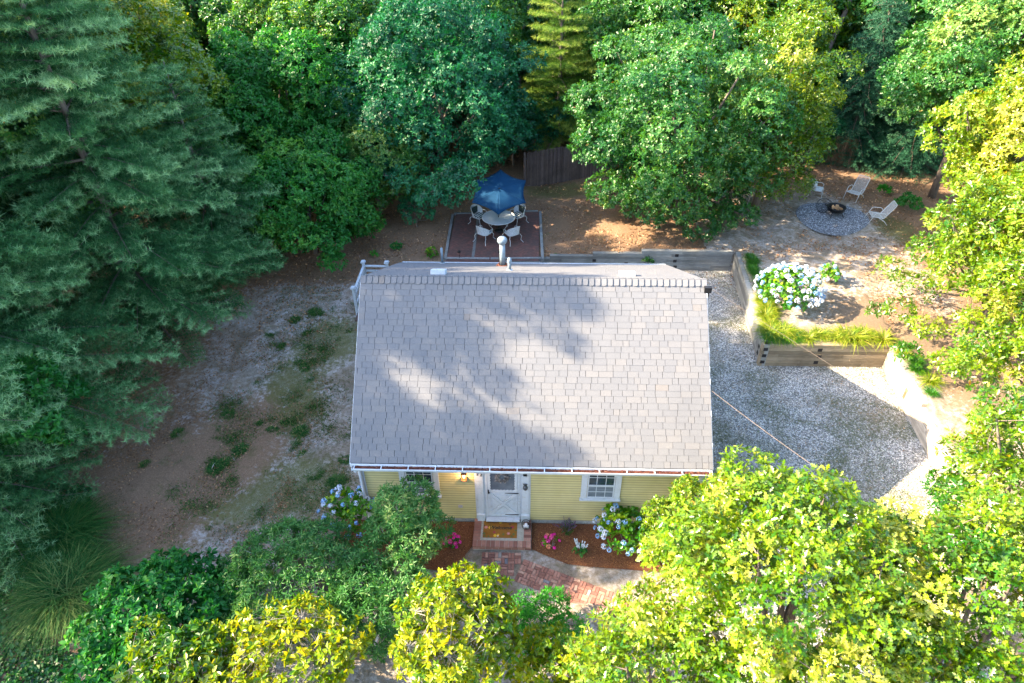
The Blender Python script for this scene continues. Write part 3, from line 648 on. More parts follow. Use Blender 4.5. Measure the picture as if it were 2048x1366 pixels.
def limbs(m, base, C, L, rng, r0, nb=10, fork=.35, twigs=None, ntw=0):
    base = np.array(base, float); C = np.array(C, float); top = base+(C-base)*np.array([.6, .6, .9]); 
    pts = [base, base+(top-base)*.35+rng.normal(0, .06, 3)*[1, 1, 0], base+(top-base)*.7+rng.normal(0, .12, 3)*[1, 1, 0], top]
    m.tube([tuple(p) for p in pts], [r0*1.25, r0, r0*.75, r0*.35], 9, rng.random())
    idx_ = rng.permutation(len(L))[:nb]
    for i in idx_:
        c, r = L[i]; s_ = fork+rng.uniform(0, .5)*(1-fork); st = base+(top-base)*min(s_, .95); mid = (st+c)/2+rng.normal(0, .15, 3); mid[2] -= .1*np.linalg.norm(c-st)*.3
        m.tube([tuple(st), tuple(mid), tuple(c), tuple(c+(c-mid)*.35*r/max(np.linalg.norm(c-mid), .1))], [r0*.42, r0*.3, r0*.16, r0*.05], 6, rng.random())
        if twigs is not None and ntw:
            dd = np.linalg.norm(twigs-c, axis=1); near = np.argsort(dd)[:400]
            for j in rng.permutation(near)[:ntw]:
                e = twigs[j]; mm = (c+e)/2+rng.normal(0, .05, 3)
                m.tube([tuple(c), tuple(mm), tuple(e)], [r0*.09, r0*.06, r0*.025], 4, rng.random(), cap=False)
def broad(name, loc, label, cat, mat, R, Rz, cz, seed, nl=34, dens=20, tpl=T_OAK2, size=.16, n=6, bark='bark', r0=.16, group=None, off=(0, 0), thin=0., fr=(.24, .4), lo=-.45, ntw=0, extra=(), tilt=.25, flat=.75, inner=.7, multi=1, upb=.55, rz=0):
    rng = np.random.default_rng(seed); root = empty(name, loc, rz, label, cat, group)
    C = (off[0], off[1], cz); L = lobes_of(R, Rz, C, rng, nl, lo, fr, inner)+[(np.array(c, float), r) for c, r in extra]
    me, T = crown_mesh('crown', L, dens, tpl, size, n, rng, thin=thin, tilt=tilt, flat=flat, upb=upb)
    link('crown' if cat == 'tree' else 'foliage', me, M[mat] if isinstance(mat, str) else mat, root)
    m = MB()
    for k in range(multi):
        b = (0, 0, -.1) if multi == 1 else (rng.normal(0, .18), rng.normal(0, .18), -.1)
        limbs(m, b, C, L, rng, r0, nb=min(len(L), 16 if multi == 1 else 7), twigs=T if ntw else None, ntw=ntw)
    m.build('trunk' if cat == 'tree' else 'stem', M[bark], root, smooth=True)
    return root
def pine(name, loc, label, mat, Hh, Rm, seed, zlo=.18, whorl=.62, nb=5, need=.13, nn=9, bark='bark', group=None, droop=.12, r0=.2, lean=(0, 0), tw=.17, asym=None, pw=.75, nw=.045):
    rng = np.random.default_rng(seed); root = empty(name, loc, 0, label, 'tree', group); m = MB(); T, A, at = [], [], []
    tp = lambda z: np.array([lean[0]*z/Hh, lean[1]*z/Hh, z])
    m.tube([tuple(tp(z)-np.array([0, 0, .1 if z == 0 else 0])) for z in np.linspace(0, Hh, 7)], [r0*(1-.93*i/6) for i in range(7)], 9, .5)
    z = Hh*zlo
    while z < Hh-.15:
        t_ = (z-Hh*zlo)/(Hh*(1-zlo)); Lb = Rm*((1-t_)**pw)*(.55+.45*min(1, t_*5+.3)); a0 = rng.uniform(0, 6.28)
        for b in range(nb):
            a = a0+b*6.283/nb+rng.normal(0, .2); ln = Lb*rng.uniform(.55, 1.2)+.15
            if asym is not None: ln *= 1+asym[2]*math.cos(a-math.atan2(asym[1], asym[0]))
            zs = z+rng.uniform(-.25, .25)*whorl; st = tp(zs); dr = np.array([math.cos(a), math.sin(a), 0]); up0 = .32*(.3+t_); vb = rng.normal(0, .13)
            def bp(s_): return st+dr*ln*s_+np.array([0, 0, ln*(up0*s_-droop*s_*s_*1.6+.14*max(0, s_-.65))])
            m.tube([tuple(bp(s_)) for s_ in (0, .35, .7, 1)], [max(.012, .03*ln/3+.012), .02*ln/3+.01, .012, .005], 5, rng.random(), cap=False)
            sd = np.array([-dr[1], dr[0], 0]); s_ = .1
            while s_ < 1.0:
                tl = (ln*.36*(1-s_)**.6*min(1, s_*2.2)+.22)*rng.uniform(.55, 1.25)
                for sg in (-1, 1):
                    p0 = bp(s_); td = nrm(dr*.75+sd*sg*rng.uniform(.7, 1.1)+np.array([0, 0, rng.uniform(-.05, .2)])); k = 0.06; nt_ = max(2, int(tl/.115))
                    for q in range(nt_):
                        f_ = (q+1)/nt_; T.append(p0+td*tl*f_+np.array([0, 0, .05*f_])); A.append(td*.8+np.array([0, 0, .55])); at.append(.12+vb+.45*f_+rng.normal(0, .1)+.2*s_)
                s_ += tw/max(ln, .4)*rng.uniform(.8, 1.3)
            T.append(bp(1.02)); A.append(dr+np.array([0, 0, .4])); at.append(.8)
        z += whorl*rng.uniform(.8, 1.2)*(1-.35*t_)
    T.append(tp(Hh)); A.append(np.array([0, 0, 1.])); at.append(.9)
    T = np.array(T); A = np.array(A); at = np.array(at)
    P, N_, D, sz = rosettes(T, A, nn, need, .55, rng, droop=.05, jit=.8)
    a_ = np.clip(np.repeat(at, nn)+rng.normal(0, .12, len(P)), 0, 1)
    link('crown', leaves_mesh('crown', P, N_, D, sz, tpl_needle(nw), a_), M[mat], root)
    m.build('trunk', M[bark], root, smooth=True)
    return root
def blades(name, mat, n, length, width, spread, rng, parent=None, droop=.6, lean=(0, 0), base=.08, loc=(0, 0, 0), up=1.0):
    V, Lp, at = [], [], []; seg = 4
    a = rng.uniform(0, 6.283, n); ln = length*rng.uniform(.55, 1.1, n); tl = spread*np.sqrt(rng.uniform(0, 1, n)); br = base*np.sqrt(rng.uniform(0, 1, n))
    dx, dy = np.cos(a), np.sin(a); k = 0; a2 = a+rng.normal(0, 1.1, n); bx_, by_ = br*np.cos(a2), br*np.sin(a2)
    for i in range(n):
        sx, sy = -dy[i]*width*.5, dx[i]*width*.5; rr_ = rng.uniform(.8, 1.2); col_ = rng.random()
        for j in range(seg+1):
            u = j/seg; hor = ln[i]*(math.sin(tl[i])*u+droop*.45*u*u); ver = ln[i]*up*(math.cos(tl[i])*u-droop*rr_*.62*u*u*u); wd = 1-u**2*.96
            x = bx_[i]+dx[i]*hor+lean[0]*u*ln[i]; y = by_[i]+dy[i]*hor+lean[1]*u*ln[i]
            V += [(x-sx*wd, y-sy*wd, ver), (x+sx*wd, y+sy*wd, ver)]
        for j in range(seg): b = k+2*j; Lp += [b, b+1, b+3, b+2]; at.append(col_)
        k += 2*(seg+1)
    me = np_mesh(name, V, Lp, np.full(len(at), 4), at); return link(name, me, M[mat], parent, loc)
def flower_mesh(name, r, rng, n=46):
    d = nrm(rng.normal(size=(n, 3))); d[:, 2] = np.abs(d[:, 2])*1.1-.25; d = nrm(d); P = d*r*.86*np.array([1, 1, .85])
    return np_join_petals(name, P, d, r*.52, rng)
def np_join_petals(name, P, N_, s, rng):
    D = rng.normal(size=P.shape); P2 = P-nrm(D-N_*np.sum(D*N_, -1, keepdims=True))*s*.5
    return leaves_mesh(name, P2, nrm(N_+rng.normal(0, .22, P.shape)), D, s, tpl_leaf(.45, .12), rng.uniform(0, 1, len(P)))
def hydrangea(loc, R, Rz, cz, nf, fr_, mats, label, seed, leafm='hydleaf', side=None, size=.15, dens=26, group=None, name='hydrangea'):
    rng = np.random.default_rng(seed); root = empty(name, loc, 0, label, 'hydrangea', group)
    L = lobes_of(R, Rz, (0, 0, cz), rng, 14, -.25, (.34, .5), .62); me, T = crown_mesh('foliage', L, dens, T_WIDE, size, 4, rng, tilt=.1)
    link('foliage', me, M[leafm], root)
    m = MB()
    for i in range(8): c, r = L[i*len(L)//8]; m.tube([(rng.normal(0, .06), rng.normal(0, .06), -.05), tuple(c*.6), tuple(c)], [.014, .01, .006], 5)
    m.build('stem', M['bark'], root)
    meshes = [flower_mesh('flower_head', fr_*k, rng) for k in (.8, .95, 1.1)]; got = 0; sp = []; tries = 0
    while got < nf and tries < 6000:
        tries += 1
        d = nrm(rng.normal(size=3)); 
        if d[2] < -.12: continue
        if side is not None and d[0]*side[0]+d[1]*side[1] < side[2]: continue
        p = np.array([d[0]*R*1.04, d[1]*R*1.04, cz+d[2]*Rz*1.04])*rng.uniform(.96, 1.04)
        if any(np.linalg.norm(p-q) < fr_*1.75 for q in sp) and tries < 5000: continue
        sp.append(p); o = bpy.data.objects.new('flower_head', meshes[got % 3]); COL.objects.link(o); o.parent = root; o.location = p
        q_ = Vector((d[0], d[1], d[2]*.8+.5)).to_track_quat('Z', 'Y'); o.rotation_euler = q_.to_euler(); got += 1
    for i, me_ in enumerate(meshes): me_.materials.append(M[mats[i % len(mats)]])
    return root
# ------------------------------------------------------------------ front steps, mat, basket, path, mulch
t = NT('brick'); a = t.attr(); co = t.coord()
c_ = t.ramp(a, [(0, (.16, .075, .06)), (.35, (.26, .12, .09)), (.75, (.33, .17, .13)), (.93, (.4, .25, .19)), (.94, (.13, .14, .17)), (1, (.3, .27, .24))])
c_ = t.mix(t.ramp(t.noise(9, 7, .7, co), [(.45, 0.), (.75, .6)]), c_, (.13, .08, .065)); t.color(c_); t.set(.85, .25); t.bump(t.noise(70, 4, .7, co), .5, .004); M['brick'] = t.m
st = empty('front_steps', (-.79, -.5, 0), 0, 'low brick step with a concrete centre below the white front door', 'step')
m = MB(); r_ = random.Random(4)
def bk(x0, x1, y0, y1, z0, z1): m.box(x0+.79, x1+.79, y0+.5, y1+.5, z0, z1, r_.random()*.9)
n = 13; w = (1.70)/n
for i in range(n): bk(-1.64+i*w+.004, -1.64+(i+1)*w-.004, -1.0+r_.uniform(-.003, .003), -.79, .135, .2+r_.uniform(-.002, .002))
for i in range(9): bk(-1.64+i*1.7/9+.004, -1.64+(i+1)*1.7/9-.004, -.985, -.79, .03, .127)
for x0 in (-1.64, -.16):
    for i in range(7): bk(x0, x0+.215, -.784+i*.11+.004, -.784+(i+1)*.11-.004, .135, .2+r_.uniform(-.002, .002))
    bk(x0+.01, x0+.205, -.784, -.02, .0, .127)
m.build('brick_border', M['brick'], st, bevel=.004)
m = MB(); m.box(-1.62+.79, .04+.79, -.975+.5, -.01+.5, -.05, .19); m.build('concrete_slab', paint('step_concrete', (.34, .33, .28), .9, .15, 9, bump=.4, dirt=(.2, .2, .14)), st)
wm = empty('welcome_mat', (-.86, -.375, .192), 0, 'orange floral doormat lettered Welcome on the brick step', 'doormat')
t = NT('coir'); f = t.noise(3, 5, .6, t.coord(), .5); t.color(t.mix(t.ramp(t.noise(140, 2, .6, t.coord()), [(.4, .4), (.6, 0.)]), t.ramp(f, [(.32, (.2, .085, .015)), (.52, (.28, .12, .025)), (.7, (.22, .13, .025))]), (.16, .08, .02))); t.set(.95, .1)
m = MB(); m.box(-.5, .5, -.32, .32, 0, .012); m.build('mat_base', t.m, wm)
cu = bpy.data.curves.new('lettering', 'FONT'); cu.body = 'Welcome'; cu.size = .17; cu.align_x = 'CENTER'; cu.align_y = 'CENTER'; cu.shear = .28; cu.extrude = .0012; cu.offset = .0035
tmp = bpy.data.objects.new('t', cu); COL.objects.link(tmp); bpy.context.view_layer.update()
tm = bpy.data.meshes.new_from_object(tmp.evaluated_get(bpy.context.evaluated_depsgraph_get())); bpy.data.objects.remove(tmp)
lt = link('lettering', tm, paint('mat_ink', (.02, .025, .02), .95), wm, (0.0, .03, .0135)); lt['label'] = 'dark script lettering reading Welcome'
fm = {k: paint('mat_'+k, c, .95) for k, c in dict(red=(.28, .04, .05), pink=(.5, .2, .18), yellow=(.62, .38, .03), white=(.6, .55, .5), green=(.05, .12, .04), navy=(.03, .03, .05)).items()}
def mat_flowers(k, spots, petals_=6):
    for (x, y, r) in spots:
        m = MB()
        for j in range(petals_):
            a = j*6.283/petals_; c, s_ = math.cos(a), math.sin(a); z = .0128+.0003*j
            m.add([(x, y, z), (x+r*(c*.6-s_*.35), y+r*(s_*.6+c*.35), z), (x+r*c, y+r*s_, z), (x+r*(c*.6+s_*.35), y+r*(s_*.6-c*.35), z)], [(0, 3, 2, 1)])
        m.build('printed_flower', fm[k], wm)
mat_flowers('red', [(-.17, -.13, .05), (.36, .06, .06)]); mat_flowers('pink', [(.25, -.17, .055), (-.42, .04, .06)]); mat_flowers('yellow', [(-.14, -.25, .06), (-.3, .03, .06), (.0, .22, .05), (-.05, -.22, .04)]); mat_flowers('white', [(.25, -.17, .02), (-.06, -.26, .03)])
mat_flowers('green', [(-.47, -.18, .05), (.4, -.19, .05), (.1, -.2, .04), (-.33, -.28, .04), (.46, -.05, .04), (-.44, -.27, .04), (.34, -.27, .04)], 4); mat_flowers('navy', [(-.2, .25, .04), (.02, .28, .035), (.28, .16, .035), (-.47, .1, .03), (.08, .27, .03)], 4)
bx, by = -.1, -.3
bkt = empty('wire_basket', (bx, by, .203), 0, 'dark wire egg basket with a hoop handle on the brick step corner', 'basket')
m = MB()
for z, r in ((.0, .09), (.05, .115), (.1, .125), (.15, .13)): m.tube([(r*math.cos(k*.3927), r*math.sin(k*.3927), z+.006) for k in range(17)], .005, 5)
for k in range(16): a = k*.3927; m.tube([(.09*math.cos(a), .09*math.sin(a), .006), (.125*math.cos(a), .125*math.sin(a), .08), (.13*math.cos(a), .13*math.sin(a), .156)], .0035, 4)
m.build('basket_wires', M['dark_metal'], bkt)
m = MB(); m.tube([(.13*math.cos(k*math.pi/12), 0, .156+.2*math.sin(k*math.pi/12)) for k in range(13)], .006, 6); m.build('handle', M['dark_metal'], bkt)
for i, (x, y, z) in enumerate([(-.045, -.03, .055), (.05, -.03, .055), (0, .05, .055), (0, -.01, .125), (-.02, -.085, .1)][:4]):
    m = MB(); m.ball((0, 0, 0), .049, 14, 10); o = m.build('white_ball', paint('chalky_white', (.75, .76, .78), .6, .05), None, (bx+x, by+y, .203+z), smooth=True)
    tag(o, 'white ball lying inside the wire basket by the front door' if i < 3 else 'topmost white ball heaped in the wire basket by the front door', 'ball', 'white balls in the wire basket')
wr = empty('door_wreath', (-.785, -.05, 2.1), 0, 'dried flower wreath hanging on the storm door glass', 'wreath'); rng = np.random.default_rng(2)
n = 260; th = rng.uniform(0, 6.283, n); rr_ = .155+rng.normal(0, .03, n); P = np.stack([rr_*np.cos(th), rng.uniform(-.03, .012, n), rr_*np.sin(th)], -1); Dn = nrm(rng.normal(size=(n, 3))); Nn = nrm(rng.normal(0, .5, (n, 3))+[0, -1, 0])
link('wreath_leaves', leaves_mesh('wreath_leaves', P, Nn, Dn, .06, T_LEAF, rng.uniform(0, 1, n)), leafmat('dried_leaf', (.1, .09, .09), (.25, .24, .24), (.45, .43, .42), .7, .1), wr)
m = MB(); m.tube([(.15*math.cos(k*.5236), 0, .15*math.sin(k*.5236)) for k in range(13)], .012, 6); m.build('wreath_ring', M['bark'], wr)
# path bricks
m = MB(); r_ = random.Random(11)
def weave(ox, oy, ang, nu, nv, skip=lambda u, v: False):
    c, s_ = math.cos(ang), math.sin(ang); U = .19
    for i in range(nu):
        for j in range(nv):
            x, y = i*U, j*U
            cx_, cy_ = ox+(x+U/2)*c-(y+U/2)*s_, oy+(x+U/2)*s_+(y+U/2)*c
            if skip(cx_, cy_): continue
            for k in (0, 1):
                hz_ = .012+r_.uniform(0, .014); g = .006; 
                if (i+j) % 2: b = (x+g, x+U-g, y+k*U/2+g, y+(k+1)*U/2-g)
                else: b = (x+k*U/2+g, x+(k+1)*U/2-g, y+g, y+U-g)
                j_ = r_.uniform(-.03, .03); vs = []
                mx_, my_ = (b[0]+b[1])/2, (b[2]+b[3])/2
                for zz in (-.03, hz_+.012):
                    for (px_, py_) in ((b[0], b[2]), (b[1], b[2]), (b[1], b[3]), (b[0], b[3])):
                        qx, qy = mx_+(px_-mx_)-(py_-my_)*j_, my_+(py_-my_)+(px_-mx_)*j_; vs.append((ox+qx*c-qy*s_, oy+qx*s_+qy*c, zz))
                m.add(vs, [(0, 3, 2, 1), (4, 5, 6, 7), (0, 1, 5, 4), (1, 2, 6, 5), (2, 3, 7, 6), (3, 0, 4, 7)], r_.random())
weave(-1.36, -2.02, 0, 6, 5, lambda x, y: (x > -.62 and y < -1.75-.0) or (x > -.35 and y < -1.5))
weave(-.42, -1.98, rad(-22), 18, 4, lambda x, y: x < -.42)
o = m.build('brick_path', M['brick'], bevel=.005); tag(o, kind='structure')
t = NT('mulch'); co = t.coord(); n_ = t.noise(38, 6, .8, co); t.color(t.ramp(n_, [(.35, (.05, .022, .014)), (.5, (.17, .07, .035)), (.68, (.34, .17, .085))])); t.set(.95, .1); t.bump(n_, 1, .05)
sheet('mulch_bed', [(.08, -.02), (.08, -.95), (.5, -1.15), (1.1, -1.42), (1.9, -1.5), (2.8, -1.55), (4.6, -1.7), (5.4, -.9), (5.2, -.02)], .035, t.m)
sheet('mulch_bed', [(-1.66, -.02), (-5.6, -.02), (-5.6, -1.0), (-3.4, -1.6), (-2.4, -1.75), (-1.9, -1.3), (-1.66, -.9)], .036, t.m)
rng = np.random.default_rng(8)
def scatter(name, mat, n, box, size, tpl, z=.02, zj=.03, poly=None, flat=.35, seed=1, kind='stuff', exclude=None, bysurf=True):
    rng = np.random.default_rng(seed); x = rng.uniform(box[0], box[1], n); y = rng.uniform(box[2], box[3], n)
    ok = np.ones(n, bool)
    if poly is not None: ok &= in_poly(x, y, poly)
    for e in (exclude or []): ok &= ~in_poly(x, y, e)
    x, y = x[ok], y[ok]; n = len(x); P = np.stack([x, y, height(x, y)+z+rng.uniform(0, zj, n)], -1)
    N_ = nrm(rng.normal(0, flat, (n, 3))+[0, 0, 1]); D = rng.normal(size=(n, 3))
    o = link(name, leaves_mesh(name, P, N_, D, size*rng.uniform(.5, 1.3, n), tpl, rng.uniform(0, 1, n)), M[mat] if isinstance(mat, str) else mat)
    return tag(o, kind=kind)
mulchc = leafmat('mulch_chip', (.09, .04, .02), (.24, .11, .05), (.46, .27, .14), .9, .05, spec=.1)
scatter('mulch_chips', mulchc, 9000, (-5.5, 5.4, -1.7, -.02), .045, tpl_kite(.14), .035, .03, None, .4, 3, exclude=[[(-1.7, 0), (-1.7, -1.75), (-2.3, -1.75), (-1.9, -2.2), (.1, -2.2), (.08, 0)], [(.08, -.98), (.5, -1.2), (1.1, -1.45), (1.9, -1.55), (5.5, -1.55), (5.5, -2), (0, -2)], [(-5.6, -1.05), (-3.4, -1.65), (-2.4, -1.8), (-2.3, -2), (-5.6, -2)]])
# ------------------------------------------------------------------ patio
zp = .66
t = NT('patio_brick'); co = t.coord(); bt = t.n('TexBrick'); t.l(co, bt.inputs[0]); bt.inputs['Scale'].default_value = 4.8; bt.inputs['Color1'].default_value = (.1, .045, .04, 1); bt.inputs['Color2'].default_value = (.19, .085, .065, 1); bt.inputs['Mortar'].default_value = (.04, .03, .03, 1); bt.inputs['Mortar Size'].default_value = .012
t.color(t.mix(t.ramp(t.noise(2.5, 7, .7, co), [(.38, 0.), (.62, .8)]), bt.outputs[0], (.075, .055, .05))); t.set(.8, .3); t.bump(bt.outputs['Fac'], -.4, .004)
sheet('patio', [(-4.0, 13.95), (.3, 13.95), (.3, 19.2), (-4.0, 18.85)], zp+.085, t.m)
pf = empty('patio_edging', (-1.85, 16.5, zp), 0, 'grey timber edging laid round the dark red brick patio', 'edging')
M['edge'] = wood('patio_timber', (.12, .12, .12), (.27, .28, .28), (3, 3, 6), .85, 5)
for (a, b) in (((-4.0, 14.3), (-4.1, 18.85)), ((-4.1, 18.85), (-2.2, 18.95)), ((-.7, 19.15), (.25, 19.2)), ((.3, 19.2), (.34, 17.0)), ((.34, 16.95), (.4, 14.35)), ((-4.0, 14.3), (-2.0, 14.3)), ((-1.95, 14.3), (.45, 14.38)), ((-2.72, 14.4), (-2.76, 18.8)), ((-1.3, 13.98), (.4, 13.98))):
    a_ = Vector((a[0]+1.85, a[1]-16.5, 0)); b_ = Vector((b[0]+1.85, b[1]-16.5, 0)); X_ = b_-a_; Y_ = Vector((-X_.y, X_.x, 0)).normalized()*.13
    m = MB(); m.obox(a_+Vector((0, 0, -.05)), X_*.995, Y_, (0, 0, .17 if abs(a[0]+2.72) > .1 else .148), r_.random()); m.build('edging_timber', M['edge'], pf, bevel=.006)
# table
tb = empty('patio_table', (-1.69, 17.11, zp+.09), 0, 'round frosted glass table with a white rim under the blue parasol', 'table'); th_ = .72
t = NT('frosted_glass'); t.color(t.ramp(t.noise(2, 4, .5, t.coord()), [(.3, (.4, .46, .5)), (.7, (.52, .57, .6))])); t.set(.12, .6)
m = MB(); m.lathe((0, 0, 0), [(.001, th_+.008), (.78, th_+.008), (.785, th_), (.78, th_-.006), (.001, th_-.006)], 48); m.build('tabletop', t.m, tb, smooth=False)
m = MB(); m.tube([(.8*math.cos(k*6.2832/40), .8*math.sin(k*6.2832/40), th_) for k in range(41)], .018, 8); m.build('rim', M['white_metal'], tb, smooth=True)
for k in range(4):
    a = rad(45+90*k); c, s_ = math.cos(a), math.sin(a); m = MB(); m.tube([(.7*c, .7*s_, th_-.02), (.62*c, .62*s_, .5), (.42*c, .42*s_, .25), (.55*c, .55*s_, .05), (.6*c, .6*s_, .01)], .016, 8); m.build('leg', M['white_metal'], tb, smooth=True)
# parasol
ub = empty('parasol', (-1.69, 17.11, zp+.09), 0, 'blue hexagonal parasol tilted over the round patio table', 'parasol')
m = MB(); m.lathe((0, 0, 0), [(.001, 0), (.24, 0), (.25, .03), (.12, .07), (.03, .1), (.03, .25)], 24); m.build('base', M['dark_metal'], ub, smooth=True)
m = MB(); m.tube([(0, 0, .05), (0, 0, 1.75), (.03, -.16, 2.22)], .02, 10); m.build('pole', M['dark_metal'], ub, smooth=True)
t = NT('blue_canvas'); co = t.coord(); t.color(t.ramp(t.noise(1.6, 5, .6, co), [(.3, (.002, .034, .085)), (.7, (.003, .046, .115))])); t.set(.8, .2)
tr = t.n('BsdfTranslucent'); tr.inputs[0].default_value = (.01, .06, .18, 1); mx = t.n('MixShader'); mx.inputs[0].default_value = .15; t.l(t.b.outputs[0], mx.inputs[1]); t.l(tr.outputs[0], mx.inputs[2]); t.l(mx.outputs[0], t.out.inputs[0])
cen = Vector((.07, -.2, 2.18)); Rt = Matrix.Rotation(rad(21), 3, 'X'); RC = 1.47; V = []; F = []; nr, ns = 6, 10
hexa = [Vector((RC*math.cos(rad(60*k+30)), RC*math.sin(rad(60*k+30)), 0)) for k in range(6)]
for k in range(6):
    p, q = hexa[k], hexa[(k+1) % 6]; o_ = len(V)
    for i in range(nr+1):
        for j in range(ns+1):
            u = i/nr; v = j/ns; e = p.lerp(q, v); sc_ = 1-.1*4*v*(1-v)*u; P_ = e*u*sc_; h = .19*(1-u)-.05*4*v*(1-v)*u*(1-u*.3)
            V.append(tuple(cen+Rt@Vector((P_.x, P_.y, h))))
    for i in range(nr):
        for j in range(ns): a = o_+i*(ns+1)+j; F.append((a, a+ns+1, a+ns+2, a+1))
m = MB(); m.add(V, F); cn = m.build('canopy', t.m, ub, smooth=True); sol = cn.modifiers.new('s', 'SOLIDIFY'); sol.thickness = .006
for k in range(6): m = MB(); m.tube([tuple(cen+Rt@Vector((0, 0, .16))), tuple(cen+Rt@(hexa[k]*.99+Vector((0, 0, -.02))))], .009, 6); m.build('rib', M['dark_metal'], ub)
m = MB(); m.ball(cen+Rt@Vector((0, 0, .21)), .03, 10, 8); m.build('finial', M['dark_metal'], ub, smooth=True)
# wrought chairs round the table
t = NT('metal_mesh'); co = t.coord(); vo = t.n('TexVoronoi'); vo.inputs['Scale'].default_value = 34; t.l(co, vo.inputs[0]); t.color(t.ramp(vo.outputs['Distance'], [(.25, (.25, .28, .3)), (.4, (.62, .66, .68))])); t.set(.45, .4); M['wmesh'] = t.m
t = NT('striped_cushion'); co = t.coord(); wv = t.n('TexWave'); wv.inputs['Scale'].default_value = 2.3; wv.bands_direction = 'Y'; t.l(co, wv.inputs[0]); t.color(t.ramp(wv.outputs[0], [(.48, (.04, .06, .06)), (.52, (.45, .5, .5))])); t.set(.9, .1); M['stripe'] = t.m
M['bluecush'] = paint('slate_cushion', (.2, .27, .33), .9, .12, 4, spec=.1)
def wchair(label, loc, rz, cush):
    c = empty('patio_chair', loc, rz, label, 'chair', 'white metal chairs round the patio table'); f = M['white_metal']; w, d, sh = .3, .28, .42   # faces +y
    m = MB(); pts = [(-w, d, sh), (-w*1.02, -d*.6, sh), (-w*.6, -d, sh), (w*.6, -d, sh), (w*1.02, -d*.6, sh), (w, d, sh), (-w, d, sh)]; m.tube(pts, .014, 6); m.build('seat_frame', f, c, smooth=True)
    m = MB(); m.prism([(-w, d), (-w, -d*.6), (-w*.6, -d), (w*.6, -d), (w, -d*.6), (w, d)][::-1], sh-.006, sh+.004); m.build('seat', M['wmesh'], c)
    m = MB(); m.box(-w*.85, w*.85, -d*.8, d*.9, sh+.006, sh+.065); m.build('cushion', M[cush], c, bevel=.02)
    # wrapped back
    V, F = [], []; K = 12
    for i in range(K+1):
        a = math.pi*(i/K); x = -w*1.12*math.cos(a); y = -d*.2-d*1.05*math.sin(a); top = sh+.22+.26*math.sin(a)**.8
        V += [(x*.96, y+.02, sh+.03), (x*1.05, y-.05*math.sin(a), top)]
    for i in range(K): b = 2*i; F.append((b, b+1, b+3, b+2))
    m = MB(); m.add(V, F); o = m.build('backrest', M['wmesh'], c); sm = o.modifiers.new('s', 'SOLIDIFY'); sm.thickness = .006
    m = MB(); m.tube([V[2*i+1] for i in range(K+1)], .013, 6); m.tube([V[2*i] for i in range(K+1)], .01, 6); m.build('back_frame', f, c, smooth=True)
    if cush == 'stripe': m = MB(); m.box(-w*.7, w*.7, -d*1.08, -d*.88, sh+.08, sh+.42); m.build('back_cushion', M[cush], c, bevel=.02)
    for sx in (-1, 1):
        m = MB(); m.tube([(sx*w*1.14, -d*.2, sh+.2), (sx*w*1.18, d*.5, sh+.22), (sx*w*1.1, d*.95, sh+.16), (sx*w*1.02, d*.9, sh+.02)], .013, 6); m.build('arm', f, c, smooth=True)
        for sy in (-1, 1):
            m = MB(); m.tube([(sx*w*.9, sy*d*.9, sh), (sx*w*1.12, sy*d*1.15, sh*.72), (sx*w*.98, sy*d*1.12, sh*.3), (sx*w*1.2, sy*d*1.4, .02), (sx*w*1.28, sy*d*1.5, .0)], [.013, .013, .012, .012, .016], 6); m.build('leg', f, c, smooth=True)
    return c
zc = zp+.09
for (x, y, lb, cu_) in ((-2.35, 16.1, 'white metal patio chair with a slate cushion, front left of the round table', 'bluecush'), (-1.0, 16.08, 'white metal patio chair with a slate cushion, front right of the round table', 'bluecush'), (-.78, 17.95, 'white metal patio chair with a striped cushion, behind the table to the right', 'stripe'), (-2.72, 17.85, 'white metal patio chair with a striped cushion, behind the table to the left', 'stripe')):
    wchair(lb, (x, y, zc), math.atan2(17.11-y, -1.69-x)-math.pi/2, cu_)
# path lights by the patio
for (px, py, lb) in ((919, 520, 'black garden stake lamp at the left corner of the patio'), (1000, 520, 'black garden stake lamp beside the flue near the patio edge')):
    x, y, z = G(px, py); o = empty('stake_lamp', (x, y, z), 0, lb, 'garden lamp'); m = MB(); m.tube([(0, 0, 0), (0, 0, .42)], .012, 8); m.build('stake', M['dark_metal'], o)
    m = MB(); m.lathe((0, 0, .4), [(.03, 0), (.09, .02), (.075, .07), (.02, .12), (.001, .13)], 14); m.build('lamp_shade', M['dark_metal'], o, smooth=True)
# landing railing at the back left corner of the house
dk = empty('landing_railing', (-6.6, 10.6, .4), 0, 'white capped railing round the small landing behind the house corner', 'railing')
PT = {'a': on_ray(726, 523, 2.0), 'b': on_ray(773, 524, 2.0), 'c': on_ray(706, 575, 2.0), 'd': on_ray(722, 592, 2.0)}
for k, p in PT.items():
    x, y = p[0]+6.6, p[1]-10.6; m = MB(); m.box(x-.055, x+.055, y-.055, y+.055, -.1, 1.55); pz = m.build('post', M['post'], dk); m = MB(); m.box(x-.1, x+.1, y-.1, y+.1, 1.551, 1.6); m.box(x-.08, x+.08, y-.08, y+.08, 1.601, 1.64); m.build('post_cap', M['post'], pz, bevel=.008)
def rail(a, b):
    a, b = PT[a], PT[b]; A_ = Vector((a[0]+6.6, a[1]-10.6, 0)); B_ = Vector((b[0]+6.6, b[1]-10.6, 0)); X_ = B_-A_; Y_ = Vector((-X_.y, X_.x, 0)).normalized()*.05
    A_ += X_.normalized()*.06; X_ = X_-X_.normalized()*.12
    m = MB(); m.obox(A_-Y_+Vector((0, 0, 1.36)), X_, Y_*2, (0, 0, .05)); m.obox(A_-Y_*.5+Vector((0, 0, 1.1)), X_, Y_, (0, 0, .09)); m.obox(A_-Y_*.5+Vector((0, 0, .7)), X_, Y_, (0, 0, .09)); m.build('rail', M['post'], dk)
